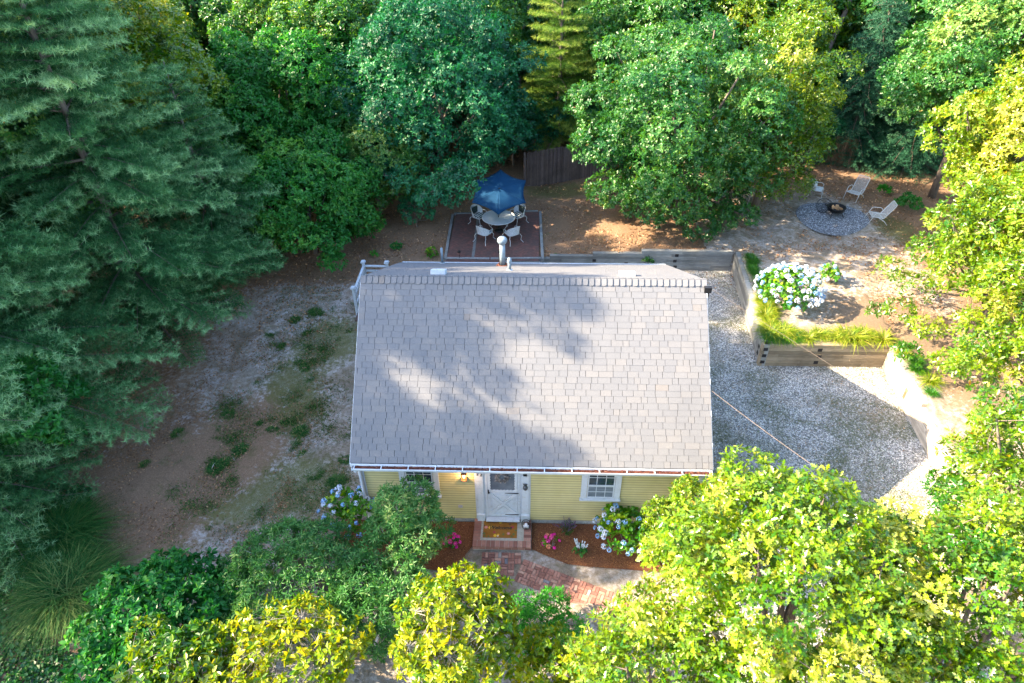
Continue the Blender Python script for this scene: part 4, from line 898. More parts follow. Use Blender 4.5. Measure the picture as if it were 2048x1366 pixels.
rail('a', 'b'); rail('c', 'a'); 
a_, c_ = PT['a'], PT['d']
m = MB(); m.box(a_[0]+6.65, -5.0+6.6, c_[1]-10.6+.0, a_[1]-10.6-.08, .35, .42); m.build('landing_boards', wood('brown_deck', (.05, .03, .025), (.12, .075, .06), (1, 8, 1), .8, 5), dk)
# ------------------------------------------------------------------ fire pit corner
zf = 1.055
t = NT('blue_gravel'); co = t.coord(); vor = t.n('TexVoronoi'); vor.inputs['Scale'].default_value = 30; t.l(co, vor.inputs[0]); vc = t.n('SeparateColor'); t.l(vor.outputs['Color'], vc.inputs[0])
t.color(t.mix(t.ramp(vor.outputs['Distance'], [(.3, 0.), (.6, .7)]), t.ramp(vc.outputs[0], [(0, (.09, .1, .12)), (.6, (.24, .26, .28)), (1, (.5, .52, .55))]), (.03, .03, .04))); t.set(.85, .3); t.bump(vor.outputs['Distance'], 1, .03)
gp = []
for k in range(40):
    a = k*6.2832/40; r0_ = 1.75*(1+.06*math.sin(2*a+.5)+.05*math.sin(3*a+1)); gp.append((14.85+r0_*.97*math.cos(a), 18.05+r0_*1.03*math.sin(a)))
sheet('gravel_circle', gp, zf+.035, t.m)
fp = empty('fire_pit', (15.08, 18.35, zf+.04), 0, 'round black metal fire pit standing on a circle of grey gravel', 'fire pit')
m = MB(); m.lathe((0, 0, 0), [(.1, .17), (.26, .2), (.36, .28), (.4, .4), (.41, .44), (.46, .45), (.46, .465), (.39, .46), (.34, .3), (.24, .23), (.001, .21)], 32); m.build('bowl', M['dark_metal'], fp, smooth=True)
m = MB()
for z in (.3, .36, .42): m.tube([(.42*math.cos(k*.19635), .42*math.sin(k*.19635), z) for k in range(33)], .006, 4)
for k in range(28): a = k*6.2832/28; m.tube([(.36*math.cos(a), .36*math.sin(a), .26), (.43*math.cos(a), .43*math.sin(a), .45)], .005, 4)
m.build('mesh_side', M['dark_metal'], fp)
for k in range(4): a = rad(45+90*k); m = MB(); m.tube([(.3*math.cos(a), .3*math.sin(a), .3), (.4*math.cos(a), .4*math.sin(a), .12), (.47*math.cos(a), .47*math.sin(a), 0)], .014, 6); m.build('leg', M['dark_metal'], fp)
lid = empty('spark_screen', (14.72, 18.85, zf+.05), 0, 'black domed mesh spark screen leaning behind the fire pit', 'fire screen'); Rl = Matrix.Rotation(rad(38), 3, 'X')
def tv(p): v = Rl@Vector(p); return (v.x, v.y, v.z+.24)
m = MB()
for z, r in ((0, .42), (.06, .39), (.11, .3), (.14, .17)): m.tube([tv((r*math.cos(k*.19635), r*math.sin(k*.19635), z)) for k in range(33)], .007 if z else .014, 5)
for k in range(24): a = k*6.2832/24; m.tube([tv((.42*math.cos(a), .42*math.sin(a), 0)), tv((.3*math.cos(a), .3*math.sin(a), .11)), tv((.02*math.cos(a), .02*math.sin(a), .155))], .005, 4)
m.build('screen_mesh', M['dark_metal'], lid)
m = MB(); m.tube([tv((-.06, 0, .15)), tv((-.05, 0, .2)), tv((.05, 0, .2)), tv((.06, 0, .15))], .009, 6); m.build('handle', M['dark_metal'], lid)
M['log'] = wood('split_firewood', (.34, .19, .09), (.6, .38, .2), (2, 2, 2), .8, 5)
for i, (x, y, z, a, l, lb) in enumerate(((-.17, .0, .33, 1.25, .44, 'leftmost split log in the black fire pit'), (-.04, .02, .35, 1.75, .42, 'second log from the left in the black fire pit'), (.07, .04, .34, 1.5, .44, 'third log from the left in the black fire pit'), (.19, .0, .33, 1.7, .4, 'rightmost split log in the black fire pit'), (.02, -.08, .43, 1.2, .3, 'short log lying across the others in the black fire pit'))):
    m = MB(); c, s_ = math.cos(a), math.sin(a); X_ = Vector((c, s_, .18*(-1 if i % 2 else 1)))*l; Y_ = Vector((-s_, c, 0)); w = .1
    p0 = Vector((0, 0, 0))-X_/2; tri = [Vector((0, 0, 0))-Y_*w*.5, Y_*w*.5, Y_*w*.3+Vector((0, 0, .08)), -Y_*w*.2+Vector((0, 0, .095))]
    m.add([tuple(p0+q) for q in tri]+[tuple(p0+X_+q) for q in tri], [(3, 2, 1, 0), (4, 5, 6, 7), (0, 1, 5, 4), (1, 2, 6, 5), (2, 3, 7, 6), (3, 0, 4, 7)], r_.random())
    o = m.build('firewood_log', M['log'], None, (15.08+x, 18.35+y, zf+.04+z), bevel=.008); tag(o, lb, 'firewood', 'split logs in the fire pit')
def net(m, P00, P10, P11, P01, nu, nv, r):
    P00, P10, P11, P01 = map(Vector, (P00, P10, P11, P01))
    for i in range(nu+1): u = i/nu; m.tube([tuple(P00.lerp(P10, u)), tuple(P01.lerp(P11, u))], r, 4, cap=False)
    for j in range(nv+1): v = j/nv; m.tube([tuple(P00.lerp(P01, v)), tuple(P10.lerp(P11, v))], r, 4, cap=False)
def tchair(label, loc, rz):
    c = empty('lawn_chair', loc, rz, label, 'chair', 'white mesh chairs round the fire pit'); f = M['white_metal']; w = .3
    bt = (.0, -.62, 1.02); m = MB()
    m.tube([(-w, .28, .4), (-w, -.25, .33), (-w, -.62, .98), (-w+.06, -.66, 1.05), (w-.06, -.66, 1.05), (w, -.62, .98), (w, -.25, .33), (w, .28, .4), (w-.05, .32, .4), (-w+.05, .32, .4), (-w, .28, .4)], .016, 8); m.build('frame', f, c, smooth=True)
    m = MB(); net(m, (-w, .3, .4), (w, .3, .4), (w, -.25, .335), (-w, -.25, .335), 13, 12, .0055); m.build('seat', f, c)
    m = MB(); net(m, (-w, -.25, .335), (w, -.25, .335), (w, -.64, 1.03), (-w, -.64, 1.03), 13, 17, .0055); m.build('backrest', f, c)
    for s_ in (-1, 1):
        x = s_*(w+.04); m = MB(); m.tube([(x, .42, 0), (x, .2, .56), (x, .14, .62), (x, -.22, .6), (x, -.32, .52), (s_*w, -.34, .47)], .014, 8); m.build('arm', f, c, smooth=True)
        m = MB(); m.tube([(s_*w, .02, .37), (s_*(w+.03), -.3, .2), (s_*(w+.04), -.48, 0)], .014, 8); m.build('leg', f, c, smooth=True)
    return c
tchair('white mesh lawn chair with a high back behind the fire pit', (16.75, 20.35, zf), math.atan2(-.66, -.7)-math.pi/2)
tchair('white mesh lawn chair standing to the right of the fire pit', (16.85, 17.75, zf), math.atan2(.12, -1)-math.pi/2)
x, y, z = G(1630, 392); wc = wchair('white curled metal chair half hidden under the oak left of the fire pit', (x, y, z), -2.0, 'bluecush'); wc['group'] = 'white mesh chairs round the fire pit'
for ch_ in list(wc.children):
    if ch_.name.startswith('cushion'): bpy.data.objects.remove(ch_)
# ------------------------------------------------------------------ stockade fences
M['picket'] = wood('stockade_picket', (.07, .05, .045), (.2, .155, .145), (10, 10, .8), .9, 5)
M['picketbrown'] = wood('brown_picket', (.09, .055, .03), (.26, .18, .11), (10, 10, .8), .9, 5)
def fence(label, A, B, hgt, mat):
    za = hz(*A); A = Vector((*A, za)); B = Vector((B[0], B[1], hz(*B))); X_ = B-A; L = X_.length; u = X_.normalized(); nn_ = Vector((-u.y, u.x, 0))
    root = empty('stockade_fence', tuple(A), 0, label, 'fence', 'stockade fences behind the yard'); m = MB(); s_ = 0; r_ = random.Random(int(L*10))
    while s_ < L:
        w = r_.uniform(.055, .09); h = hgt+r_.uniform(-.06, .05); a = r_.random(); dz = X_.z*s_/L; p = u*(s_+w/2); p.z = dz; tlt = r_.gauss(0, .012)
        m.tube([(p.x, p.y, p.z-.1), (p.x+u.x*tlt, p.y+u.y*tlt, p.z+h-.08), (p.x+u.x*tlt, p.y+u.y*tlt, p.z+h)], [w*.52, w*.5, w*.12], 6, a); s_ += w*1.02
    m.build('picket_row', mat, root)
    m = MB()
    for z in (.35, hgt-.45): m.obox(nn_*.05+Vector((0, 0, z)), X_, nn_*.05, (0, 0, .08))
    m.build('rail', mat, root)
    return root
fence('grey brown stockade fence standing behind the blue parasol', (-.55, 22.4), (4.6, 23.9), 2.0, M['picket'])
fa = G(1622, 322); fb = G(1700, 336); fc = G(1725, 290)
fence('dark stockade fence behind the half hidden chair of the fire pit', fa[:2], fb[:2], 1.7, M['picketbrown'])
fence('stockade fence running away behind the dark spruce', (fb[0]-.6, fb[1]+.4), (fb[0]+1.8, fb[1]+7), 1.8, M['picketbrown'])
# ------------------------------------------------------------------ garden plants
hydrangea((10.35, 10.35, 1.05), 1.25, .85, .75, 96, .115, ['whitepet', 'bluepet', 'whitepet'], 'large hydrangea covered in white and blue flowers on the walled terrace', 21, 'hydleaf', size=.16, dens=24)
hydrangea((12.7, 12.1, 1.05), .5, .4, .38, 12, .085, ['bluepet', 'bluepet', 'whitepet'], 'small blue hydrangea standing alone behind the large white one', 22, 'hydleaf', size=.13)
hydrangea((2.75, -.62, 0), .82, .62, .6, 30, .085, ['bluepet', 'bluepet', 'whitepet'], 'blue hydrangea in the mulch under the right window', 23, 'hydleaf', side=(-.8, -.5, -.25), size=.15)
hydrangea((-5.3, -.45, 0), .8, .7, .85, 34, .085, ['bluepet', 'whitepet', 'bluepet'], 'blue hydrangea at the left front corner of the cottage', 24, 'hydleaf', size=.13)
hydrangea((-2.24, -.88, 0), .22, .2, .2, 11, .065, ['pinkpet', 'pinkpet', 'pinkpet'], 'small pink hydrangea left of the brick step', 25, 'rhodo', size=.09)
hydrangea((.64, -.82, 0), .24, .21, .2, 11, .068, ['pinkpet', 'pinkpet', 'peachpet'], 'small pink hydrangea with one peach bloom right of the brick step', 26, 'hydleaf', size=.09)
def small(name, loc, label, mat, R, seed, tpl=T_NARROW, size=.07, nl=9, dens=120, Rz=None, cat='plant', group=None, n=6):
    rng = np.random.default_rng(seed); root = empty(name, loc, 0, label, cat, group); Rz = Rz or R*.8
    L = lobes_of(R, Rz, (0, 0, Rz*.7), rng, nl, -.2, (.35, .5), .6); me, T = crown_mesh('foliage', L, dens, tpl, size, n, rng, upb=.9, tilt=.5); link('foliage', me, M[mat], root)
    m = MB()
    for i in range(5): c, r = L[i*len(L)//5]; m.tube([(0, 0, -.03), tuple(c)], [.006, .004], 4)
    m.build('stem', M['bark'], root); return root
lav = small('lavender', (1.12, -.32, .03), 'dark green lavender bush with purple tips in the mulch', 'grassdark', .25, 31, T_NARROW, .07)
wh = small('flowering_plant', (1.45, -1.02, .03), 'little dark plant with white flower spikes in the orange mulch', 'rhodo', .2, 32, T_LEAF, .07)
m = MB(); r_ = random.Random(2)
for i in range(26): x, y = r_.gauss(0, .09), r_.gauss(0, .07); m.tube([(x*.7, y*.7, .25), (x, y, .36+r_.uniform(0, .08))], [.004, .02], 5)
m.build('white_flower', M['trim'], wh)
m = MB()
for i in range(60): x, y = r_.gauss(0, .13), r_.gauss(0, .1); m.tube([(x*.8, y*.8, .22), (x*1.2, y*1.2, .36+r_.uniform(0, .05))], [.003, .009], 4)
m.build('purple_flower', paint('purple_bloom', (.12, .07, .16), .8), lav)
x, y, z = G(1765, 388); small('leafy_plant', (x, y, z), 'small bright green plant behind the right hand lawn chair', 'fern', .38, 33, T_LEAF, .12, dens=60)
x, y, z = G(1812, 420); small('leafy_plant', (x, y, z), 'wide bright green plant to the right of the lawn chairs', 'bright', .62, 34, T_LEAF, .12, dens=55)
x, y, z = G(862, 512); small('leafy_plant', (x, y, z), 'lime green low plant between the flower bed and the patio', 'hydleaf', .34, 35, T_LEAF, .1, dens=70)
x, y, z = G(748, 512); small('leafy_plant', (x, y, z), 'small bright sprout on the needle covered soil behind the railing', 'fern', .18, 36, T_LEAF, .1, dens=70)
x, y, z = G(792, 500); small('leafy_plant', (x, y, z), 'dark green clump left of the lime green plant', 'rhodo', .3, 37, T_LEAF, .1, dens=70)
x, y, z = G(1296, 518); small('leafy_plant', (x, y, z+.05), 'low weed growing behind the stepped timber wall', 'oakmid', .3, 38, T_LEAF, .1, dens=60)
x, y, z = G(835, 455); broad('understory_bush', (x, y, z), 'dark bush in the shade to the left of the patio', 'bush', 'oak', 1.15, .95, 1.0, 39, nl=14, dens=26, size=.14, bark='bark', r0=.04)
# strappy daylily and liriope clumps along the wall tops
rng = np.random.default_rng(77); r_ = random.Random(5)
GL = 'clumps of strappy leaves along the timber walls'
protoY = empty('daylily_clump', (9.3, 8.1, 1.05), 0, 'x', 'grass clump', GL); blades('blade', 'grassyel', 190, .55, .022, 1.15, rng, protoY, droop=.75); protoY.children[0].name = 'leaves'
protoG = empty('daylily_clump', (9.3, 9.1, 1.05), 0, 'x', 'grass clump', GL); blades('leaves', 'grassgreen', 220, .42, .018, 1.1, rng, protoG, droop=.75)
first = {'y': True, 'g': True}
def clump(kind, x, y, z, s_, lab):
    pr = protoY if kind == 'y' else protoG
    if first[kind]: first[kind] = False; pr.location = (x, y, z); pr.scale = (s_,)*3; pr['label'] = lab; return
    dup(pr, (x, y, z), r_.uniform(0, 6.28), s_, lab, GL)
for i, x in enumerate(np.linspace(9.15, 13.35, 13)):
    clump('y', x+r_.uniform(-.1, .1), 8.1+r_.uniform(-.12, .28), 1.04, r_.uniform(.85, 1.45), '%s yellow green strappy clump from the left along the top of the brown timber wall' % ('first second third fourth fifth sixth seventh eighth ninth tenth eleventh twelfth last'.split()[i]))
for i, y in enumerate(np.linspace(8.7, 10.6, 6)):
    clump('y', 9.25+(y-8)*.08+r_.uniform(-.05, .2), y, 1.04, r_.uniform(.8, 1.2), '%s yellow green strappy clump beside the large hydrangea, counted from the wall corner' % ('first second third fourth fifth sixth'.split()[i]))
for i in range(3): clump('g', 9.1+.45*i, 7.98-.0*i, 1.04, 1.15, '%s dark green strappy clump drooping over the shaded left end of the brown timber wall' % ('leftmost', 'middle', 'rightmost')[i])  # darker green leaves paint in the house shadow at this end
for i, y in enumerate(np.linspace(10.6, 14.2, 13)):
    clump('g', 9.35+(y-8)*.07+r_.uniform(-.02, .25), y, 1.04, r_.uniform(.75, 1.15), '%s green grassy clump in the strip along the grey side wall, counted from the hydrangea' % ('first second third fourth fifth sixth seventh eighth ninth tenth eleventh twelfth last'.split()[i]))
for i, (x, y) in enumerate(((13.75, 7.2), (14.0, 6.7), (13.85, 6.2), (14.05, 5.6), (13.8, 5.0), (14.0, 7.6))):
    clump('y' if i % 3 == 0 else 'g', x, y, 1.04, r_.uniform(.8, 1.1), 'strappy clump behind the pale sunlit timber wall, %s' % ('second from the back', 'third from the back', 'fourth from the back', 'second from the front', 'nearest the front', 'at the far back corner')[i])
# ornamental fountain grass
rng = np.random.default_rng(12)
for (px, py, s_, lb) in ((118, 1085, 1.0, 'upper of the two big fountain grasses at the left edge of the yard'), (142, 1185, 1.06, 'lower of the two big fountain grasses at the left edge of the yard')):
    x, y, z = G(px, py); o = empty('fountain_grass', (x, y, z), 0, lb, 'ornamental grass', 'big fountain grasses'); blades('leaves', 'grassdark', 2600, 1.5*s_, .017, .85, rng, o, droop=.95, base=.55, up=.8, lean=(.12, -.1))
# grass tufts in the bare lawn
tm_ = empty('grass_tuft', (0, 0, 0), 0, 'x', 'grass tuft', 'grass tufts in the bare yard'); blades('leaves', 'grassdark', 420, .16, .012, 1.2, rng, tm_, droop=.6, base=.17)
tufts = [(630, 948, 1.3), (672, 963, 1.15), (608, 915, 1.0), (545, 860, .8), (308, 985, .6), (345, 990, .8), (290, 928, .8), (330, 925, .8), (360, 930, .9), (432, 935, 1.2), (450, 925, 1.0), (455, 830, 1.0), (430, 858, .9), (565, 690, .7), (590, 640, 1.1), (632, 625, 1.2), (545, 665, 1.2), (620, 755, 1.0), (610, 735, .9), (690, 918, .9), (355, 868, 1.1), (375, 875, 1.1), (1110, 510, .6), (600, 865, 1.3), (560, 880, 1.2), (580, 895, 1.3), (530, 905, 1.2), (480, 900, 1.1), (600, 725, .9)]
for i, (px, py, s_) in enumerate(tufts):
    x, y, z = G(px, py)
    rel = '%.1f m left of the cottage, %.1f m %s its front wall' % (abs(x+4.8), abs(y), 'behind' if y > 0 else 'ahead of')
    if i == 0: tm_.location = (x, y, z); tm_.scale = (s_,)*3; tm_['label'] = 'grass tuft '+rel
    else: dup(tm_, (x, y, z-.01), r_.uniform(0, 6), (s_*r_.uniform(.8, 1.5), s_*r_.uniform(.8, 1.2), s_*.8), ('grass tuft '+rel) if px < 1000 else 'small grass tuft on the soil above the stepped grey timber wall', 'grass tufts in the bare yard')
# ground cover, litter
scatter('ivy', 'ivy', 52000, (-24, -11, -6.5, 1.5), .11, T_WIDE, .06, .12, [(-24, 1), (-14, 1), (-13.6, .2), (-14.2, -1.0), (-13.8, -2.6), (-12.9, -3.0), (-12.5, -4.0), (-11.4, -4.5), (-11.2, -6.4), (-24, -6)], .5, 41)
HOUSEP = [(-5.2, -.2), (14, -.2), (14, 14.9), (-5.2, 9)]
scatter('yard_grass', 'grassdark', 20000, (-11, -5.1, -3, 12), .07, T_NARROW, .0, .03, None, 1.0, 46, exclude=[[(-5.9, 2), (-5, 2), (-5, 8), (-5.9, 8)]])
rg = np.random.default_rng(90); cx_ = rg.uniform(-11.5, -5.4, 150); cy_ = rg.uniform(-2.5, 11, 150); ok_ = np.hypot(cx_+8, (cy_-3)*.5) < 3.6+rg.uniform(-1, 1, 150); cx_, cy_ = cx_[ok_], cy_[ok_]
ii = rg.integers(0, len(cx_), 26000); sg = rg.uniform(.06, .28, len(cx_)); px_ = cx_[ii]+rg.normal(0, 1, 26000)*sg[ii]; py_ = cy_[ii]+rg.normal(0, 1, 26000)*sg[ii]; k_ = px_ < -5.05; px_, py_ = px_[k_], py_[k_]
tag(link('weed_patches', leaves_mesh('weed_patches', np.stack([px_, py_, height(px_, py_)+rg.uniform(0, .04, len(px_))], -1), nrm(rg.normal(0, .8, (len(px_), 3))+[0, 0, .6]), rg.normal(size=(len(px_), 3)), .075*rg.uniform(.5, 1.3, len(px_)), T_NARROW, rg.uniform(0, 1, len(px_))), M['grassdark']), kind='stuff')
scatter('twig', leafmat('twig_bark', (.1, .08, .07), (.3, .25, .22), (.5, .45, .42), .8, 0, spec=.2), 1600, (-16, 20, -5, 24), .28, tpl_kite(.03), .03, .03, None, .15, 47, exclude=[[(-5.2, -.2), (14, -.2), (14, 14.9), (-5.2, 9)], [(-4.2, 14), (.5, 14), (.5, 19.3), (-4.2, 19)], [(-6, -4), (6, -4), (6, 0), (-6, 0)]])
GC = [(13.2, 16.2), (16.6, 16.2), (16.6, 20), (13.2, 20)]
PATP = [(-4.2, 14), (.5, 14), (.5, 19.3), (-4.2, 19)]
scatter('leaf_litter', 'litter', 60000, (-17, 21, 9, 30), .095, tpl_leaf(.3, .2), .0, .03, None, .5, 42, exclude=[HOUSEP, GC, PATP])
scatter('leaf_litter', 'litter', 26000, (-16, -7.5, -6, 9), .075, tpl_leaf(.2, .2), .0, .03, None, .5, 43)
scatter('leaf_litter', 'litter', 9000, (-8, -5, -4, 9), .05, tpl_leaf(.2, .2), .0, .02, None, .5, 44)
scatter('leaf_litter', 'litter', 5000, (13.6, 22, -6, 12), .05, tpl_leaf(.2, .2), .0, .02, None, .5, 45)
t = NT('pebble'); co = t.coord(); col = t.ramp(t.attr(), [(0, (.17, .155, .13)), (.4, (.44, .41, .36)), (1, (.78, .73, .65))])
nm = t.noise(.55, 6, .65, co, .6); nf = t.noise(5, 6, .75, co)
mo = t.math('MULTIPLY', t.ramp(nm, [(.42, 0.), (.56, 1.)]), t.ramp(nf, [(.38, .15), (.56, 1.)]))
col = t.mix(t.math('MULTIPLY', mo, .92), col, (.085, .09, .035)); col = t.mix(t.ramp(t.noise(.45, 5, .6, t.coord('Object', (1.3, 1, 1)), .3), [(.5, 0.), (.68, .6)]), col, (.3, .22, .15))
t.color(col); t.set(.85, .25); pebm = t.m
scatter('gravel_leaves', 'litter', 900, (5, 13.4, -3, 14.5), .06, T_LEAF, .05, .02, [(4.9, -3), (12.7, -3), (13.05, .5), (13.4, 7.55), (8.75, 7.55), (9.25, 14.5), (4.9, 14.5)], .4, 53)
scatter('gravel_moss', 'grassdark', 9000, (5, 13, -1, 7), .05, T_NARROW, .03, .03, [(6.2, 5.6), (8, 6.4), (9.5, 5.2), (11.6, 4.6), (12.4, 2.6), (11, -.5), (8.2, -.8), (7.6, 2.2), (6.6, 3.2)], .9, 54)
def stones(name, n, poly, box, r, mat, seed, zz):
    rng = np.random.default_rng(seed); x = rng.uniform(box[0], box[1], n); y = rng.uniform(box[2], box[3], n); ok = in_poly(x, y, poly); x, y = x[ok], y[ok]; n = len(x)
    V0 = np.array([(1, 0, 0), (0, 1, 0), (-1, 0, 0), (0, -1, 0), (0, 0, .7), (0, 0, -.6)]); F0 = [(0, 1, 4), (1, 2, 4), (2, 3, 4), (3, 0, 4)]
    a = rng.uniform(0, 6.28, n); s_ = r*rng.uniform(.5, 1.3, (n, 1, 1)); sc_ = rng.uniform(.6, 1.2, (n, 6, 3)); Vv = V0[None]*sc_*s_
    c, q = np.cos(a)[:, None], np.sin(a)[:, None]; X_ = Vv[..., 0]*c-Vv[..., 1]*q+x[:, None]; Y_ = Vv[..., 0]*q+Vv[..., 1]*c+y[:, None]; Z_ = Vv[..., 2]+zz
    fl = np.array(F0).ravel(); loops = (np.arange(n)[:, None]*6+fl[None]).ravel()
    o = link(name, np_mesh(name, np.stack([X_, Y_, Z_], -1).reshape(-1, 3), loops, np.full(n*4, 3), np.repeat(rng.uniform(0, 1, n), 4)), mat); return tag(o, kind='stuff')
stones('driveway_gravel', 34000, [(4.3, -3), (12.7, -3), (13.05, .5), (13.4, 7.55), (8.75, 7.55), (9.25, 14.5), (4.3, 14.5)], (4.3, 13.5, -3, 14.6), .03, pebm, 51, .032)
stones('fire_pit_gravel', 7000, gp, (13, 17, 16, 20), .026, leafmat('blue_pebble', (.07, .08, .1), (.2, .22, .25), (.5, .53, .58), .8, 0, spec=.3), 52, zf+.037)
# ------------------------------------------------------------------ shrubs in front
def pz(px, py, z): p = on_ray(px, py, z); return p[0], p[1]
broad('narrow_leaf_tree', (-3.3, -1.65, 0), 'round narrow leaved shrub covering the left window of the cottage', 'shrub', 'willow', 1.2, 1.15, 2.0, 61, nl=34, dens=75, tpl=T_NARROW, size=.14, n=6, bark='barkpale', r0=.05, fr=(.24, .36), multi=3, flat=.85, tilt=.35, inner=.64)
broad('narrow_leaf_tree', (-5.9, -2.85, 0), 'spreading narrow leaved shrub left of the round one, reaching over the yard', 'shrub', 'willow', 2.1, .95, 1.4, 62, nl=40, dens=55, tpl=T_NARROW, size=.14, n=6, bark='barkpale', r0=.05, fr=(.18, .27), multi=3, flat=.7, extra=[((-1.2, 1.1, 1.1), .45), ((-.4, 1.6, 1.0), .4), ((-1.8, .3, 1.2), .5)], tilt=.35)
broad('narrow_leaf_tree', (-3.5, -3.7, 0), 'low dark narrow leaved shrub between the two yellow rhododendrons', 'shrub', 'willow', 1.5, 1.0, 1.5, 63, nl=28, dens=60, tpl=T_NARROW, size=.14, n=6, bark='barkpale', r0=.04, multi=3, tilt=.35)
broad('rhododendron', (-9.1, -4.2, 0), 'glossy green rhododendron beside the fountain grasses', 'shrub', 'rhodo', 1.95, 1.0, 1.2, 64, nl=34, dens=36, tpl=T_LEAF, size=.17, n=7, r0=.05, fr=(.2, .3), multi=4, extra=[((1.3, 1.25, 1.1), .55), ((1.7, .8, 1.2), .5), ((-1.2, -1.4, 1.0), .5)], tilt=.3)
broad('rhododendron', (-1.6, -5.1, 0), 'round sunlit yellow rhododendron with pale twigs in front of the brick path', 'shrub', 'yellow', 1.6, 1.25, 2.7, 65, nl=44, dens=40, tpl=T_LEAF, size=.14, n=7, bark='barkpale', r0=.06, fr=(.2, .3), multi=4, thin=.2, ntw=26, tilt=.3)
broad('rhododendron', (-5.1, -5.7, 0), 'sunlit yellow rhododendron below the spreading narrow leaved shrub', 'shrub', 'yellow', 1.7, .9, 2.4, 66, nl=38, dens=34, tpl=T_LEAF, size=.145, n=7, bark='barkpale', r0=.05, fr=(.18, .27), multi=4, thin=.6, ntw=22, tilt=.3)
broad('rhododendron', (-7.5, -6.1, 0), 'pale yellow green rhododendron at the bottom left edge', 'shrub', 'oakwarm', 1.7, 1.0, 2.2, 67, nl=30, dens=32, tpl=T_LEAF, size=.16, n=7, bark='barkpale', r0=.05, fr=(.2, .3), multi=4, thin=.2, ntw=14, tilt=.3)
broad('rhododendron', (.6, -5.6, 0), 'small yellow green shrub between the yellow rhododendron and the large oak', 'shrub', 'yellow', 1.15, .8, 1.9, 68, nl=22, dens=34, tpl=T_LEAF, size=.14, n=7, bark='barkpale', r0=.04, multi=3)
x, y = pz(1088, 1235, .9)
broad('feathery_shrub', (x, y-.1, 0), 'soft bright green feathery shrub beside the brick path', 'shrub', 'fern', .95, .7, .85, 69, nl=14, dens=90, tpl=T_NARROW, size=.11, n=7, r0=.03, multi=3, tilt=.4)
broad('corner_shrub', (4.2, -1.7, 0), 'tall fine leaved sunlit shrub against the right corner of the cottage', 'shrub', 'oakwarm', 1.25, 1.75, 1.9, 70, nl=44, dens=75, tpl=T_LEAF, size=.09, n=7, r0=.06, fr=(.24, .36), multi=3, lo=-.7, flat=.95, extra=[((1.3, .3, 2.8), .3), ((.9, .5, 3.1), .3), ((-.3, .2, 3.4), .35)], tilt=.4)
# ------------------------------------------------------------------ trees
def LB(*a): return [((x, y, z), r) for x, y, z, r in a]
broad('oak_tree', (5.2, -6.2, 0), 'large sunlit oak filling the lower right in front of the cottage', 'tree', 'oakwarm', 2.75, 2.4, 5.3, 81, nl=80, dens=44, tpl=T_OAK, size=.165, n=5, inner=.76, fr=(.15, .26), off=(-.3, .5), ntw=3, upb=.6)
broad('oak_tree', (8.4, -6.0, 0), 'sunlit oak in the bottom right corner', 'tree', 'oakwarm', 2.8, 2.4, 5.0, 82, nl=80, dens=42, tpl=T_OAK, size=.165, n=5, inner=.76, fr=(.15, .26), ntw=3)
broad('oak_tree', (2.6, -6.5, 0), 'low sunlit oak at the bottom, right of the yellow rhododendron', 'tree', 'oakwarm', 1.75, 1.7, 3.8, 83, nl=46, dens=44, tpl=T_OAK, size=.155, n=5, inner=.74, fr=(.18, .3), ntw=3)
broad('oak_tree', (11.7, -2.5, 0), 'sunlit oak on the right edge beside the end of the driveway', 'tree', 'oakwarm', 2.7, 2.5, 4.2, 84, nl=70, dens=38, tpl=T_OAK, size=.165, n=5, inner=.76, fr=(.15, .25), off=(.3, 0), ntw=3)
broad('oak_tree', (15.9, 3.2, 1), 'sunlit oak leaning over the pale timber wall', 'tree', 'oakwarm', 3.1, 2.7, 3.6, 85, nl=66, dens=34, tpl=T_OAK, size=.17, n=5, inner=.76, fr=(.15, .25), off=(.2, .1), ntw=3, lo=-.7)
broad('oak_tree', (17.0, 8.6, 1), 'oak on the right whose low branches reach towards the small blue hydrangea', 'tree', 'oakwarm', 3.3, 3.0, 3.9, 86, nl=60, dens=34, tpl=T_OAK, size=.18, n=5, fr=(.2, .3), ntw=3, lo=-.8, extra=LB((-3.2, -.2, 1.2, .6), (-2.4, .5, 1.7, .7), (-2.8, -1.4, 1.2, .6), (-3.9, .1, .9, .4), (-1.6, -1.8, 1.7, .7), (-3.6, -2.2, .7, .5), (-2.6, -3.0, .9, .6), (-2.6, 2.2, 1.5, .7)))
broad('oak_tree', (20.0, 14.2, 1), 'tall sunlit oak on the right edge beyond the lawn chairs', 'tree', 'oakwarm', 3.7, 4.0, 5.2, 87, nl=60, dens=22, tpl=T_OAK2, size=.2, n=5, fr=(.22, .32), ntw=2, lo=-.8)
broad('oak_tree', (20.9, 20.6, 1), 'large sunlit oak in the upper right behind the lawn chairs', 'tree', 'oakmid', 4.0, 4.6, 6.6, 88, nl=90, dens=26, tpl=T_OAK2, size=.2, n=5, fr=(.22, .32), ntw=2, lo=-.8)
broad('oak_tree', (-5.2, 21.6, .66), 'broad blue green oak behind the patio parasol', 'tree', 'oak', 5.0, 4.9, 5.4, 89, nl=110, dens=22, tpl=T_OAK2, size=.2, n=6, fr=(.14, .26), off=(.3, 0), ntw=1, r0=.24, inner=.74, lo=-.8, extra=LB((1.5, -3.9, 3.0, .8), (.5, -4.5, 2.6, .9), (-.8, -4.3, 2.7, 1.0), (2.6, -3.2, 3.6, .8), (-2.2, -3.8, 3.0, 1.0))+[(on_ray(px_, py_, z_)-np.array([-5.2, 21.6, .66]), r__) for px_, py_, z_, r__ in ((925, 372, 4.3, .75), (893, 392, 3.9, .8), (952, 345, 4.6, .6), (860, 385, 3.8, .8), (915, 350, 4.6, .8))])
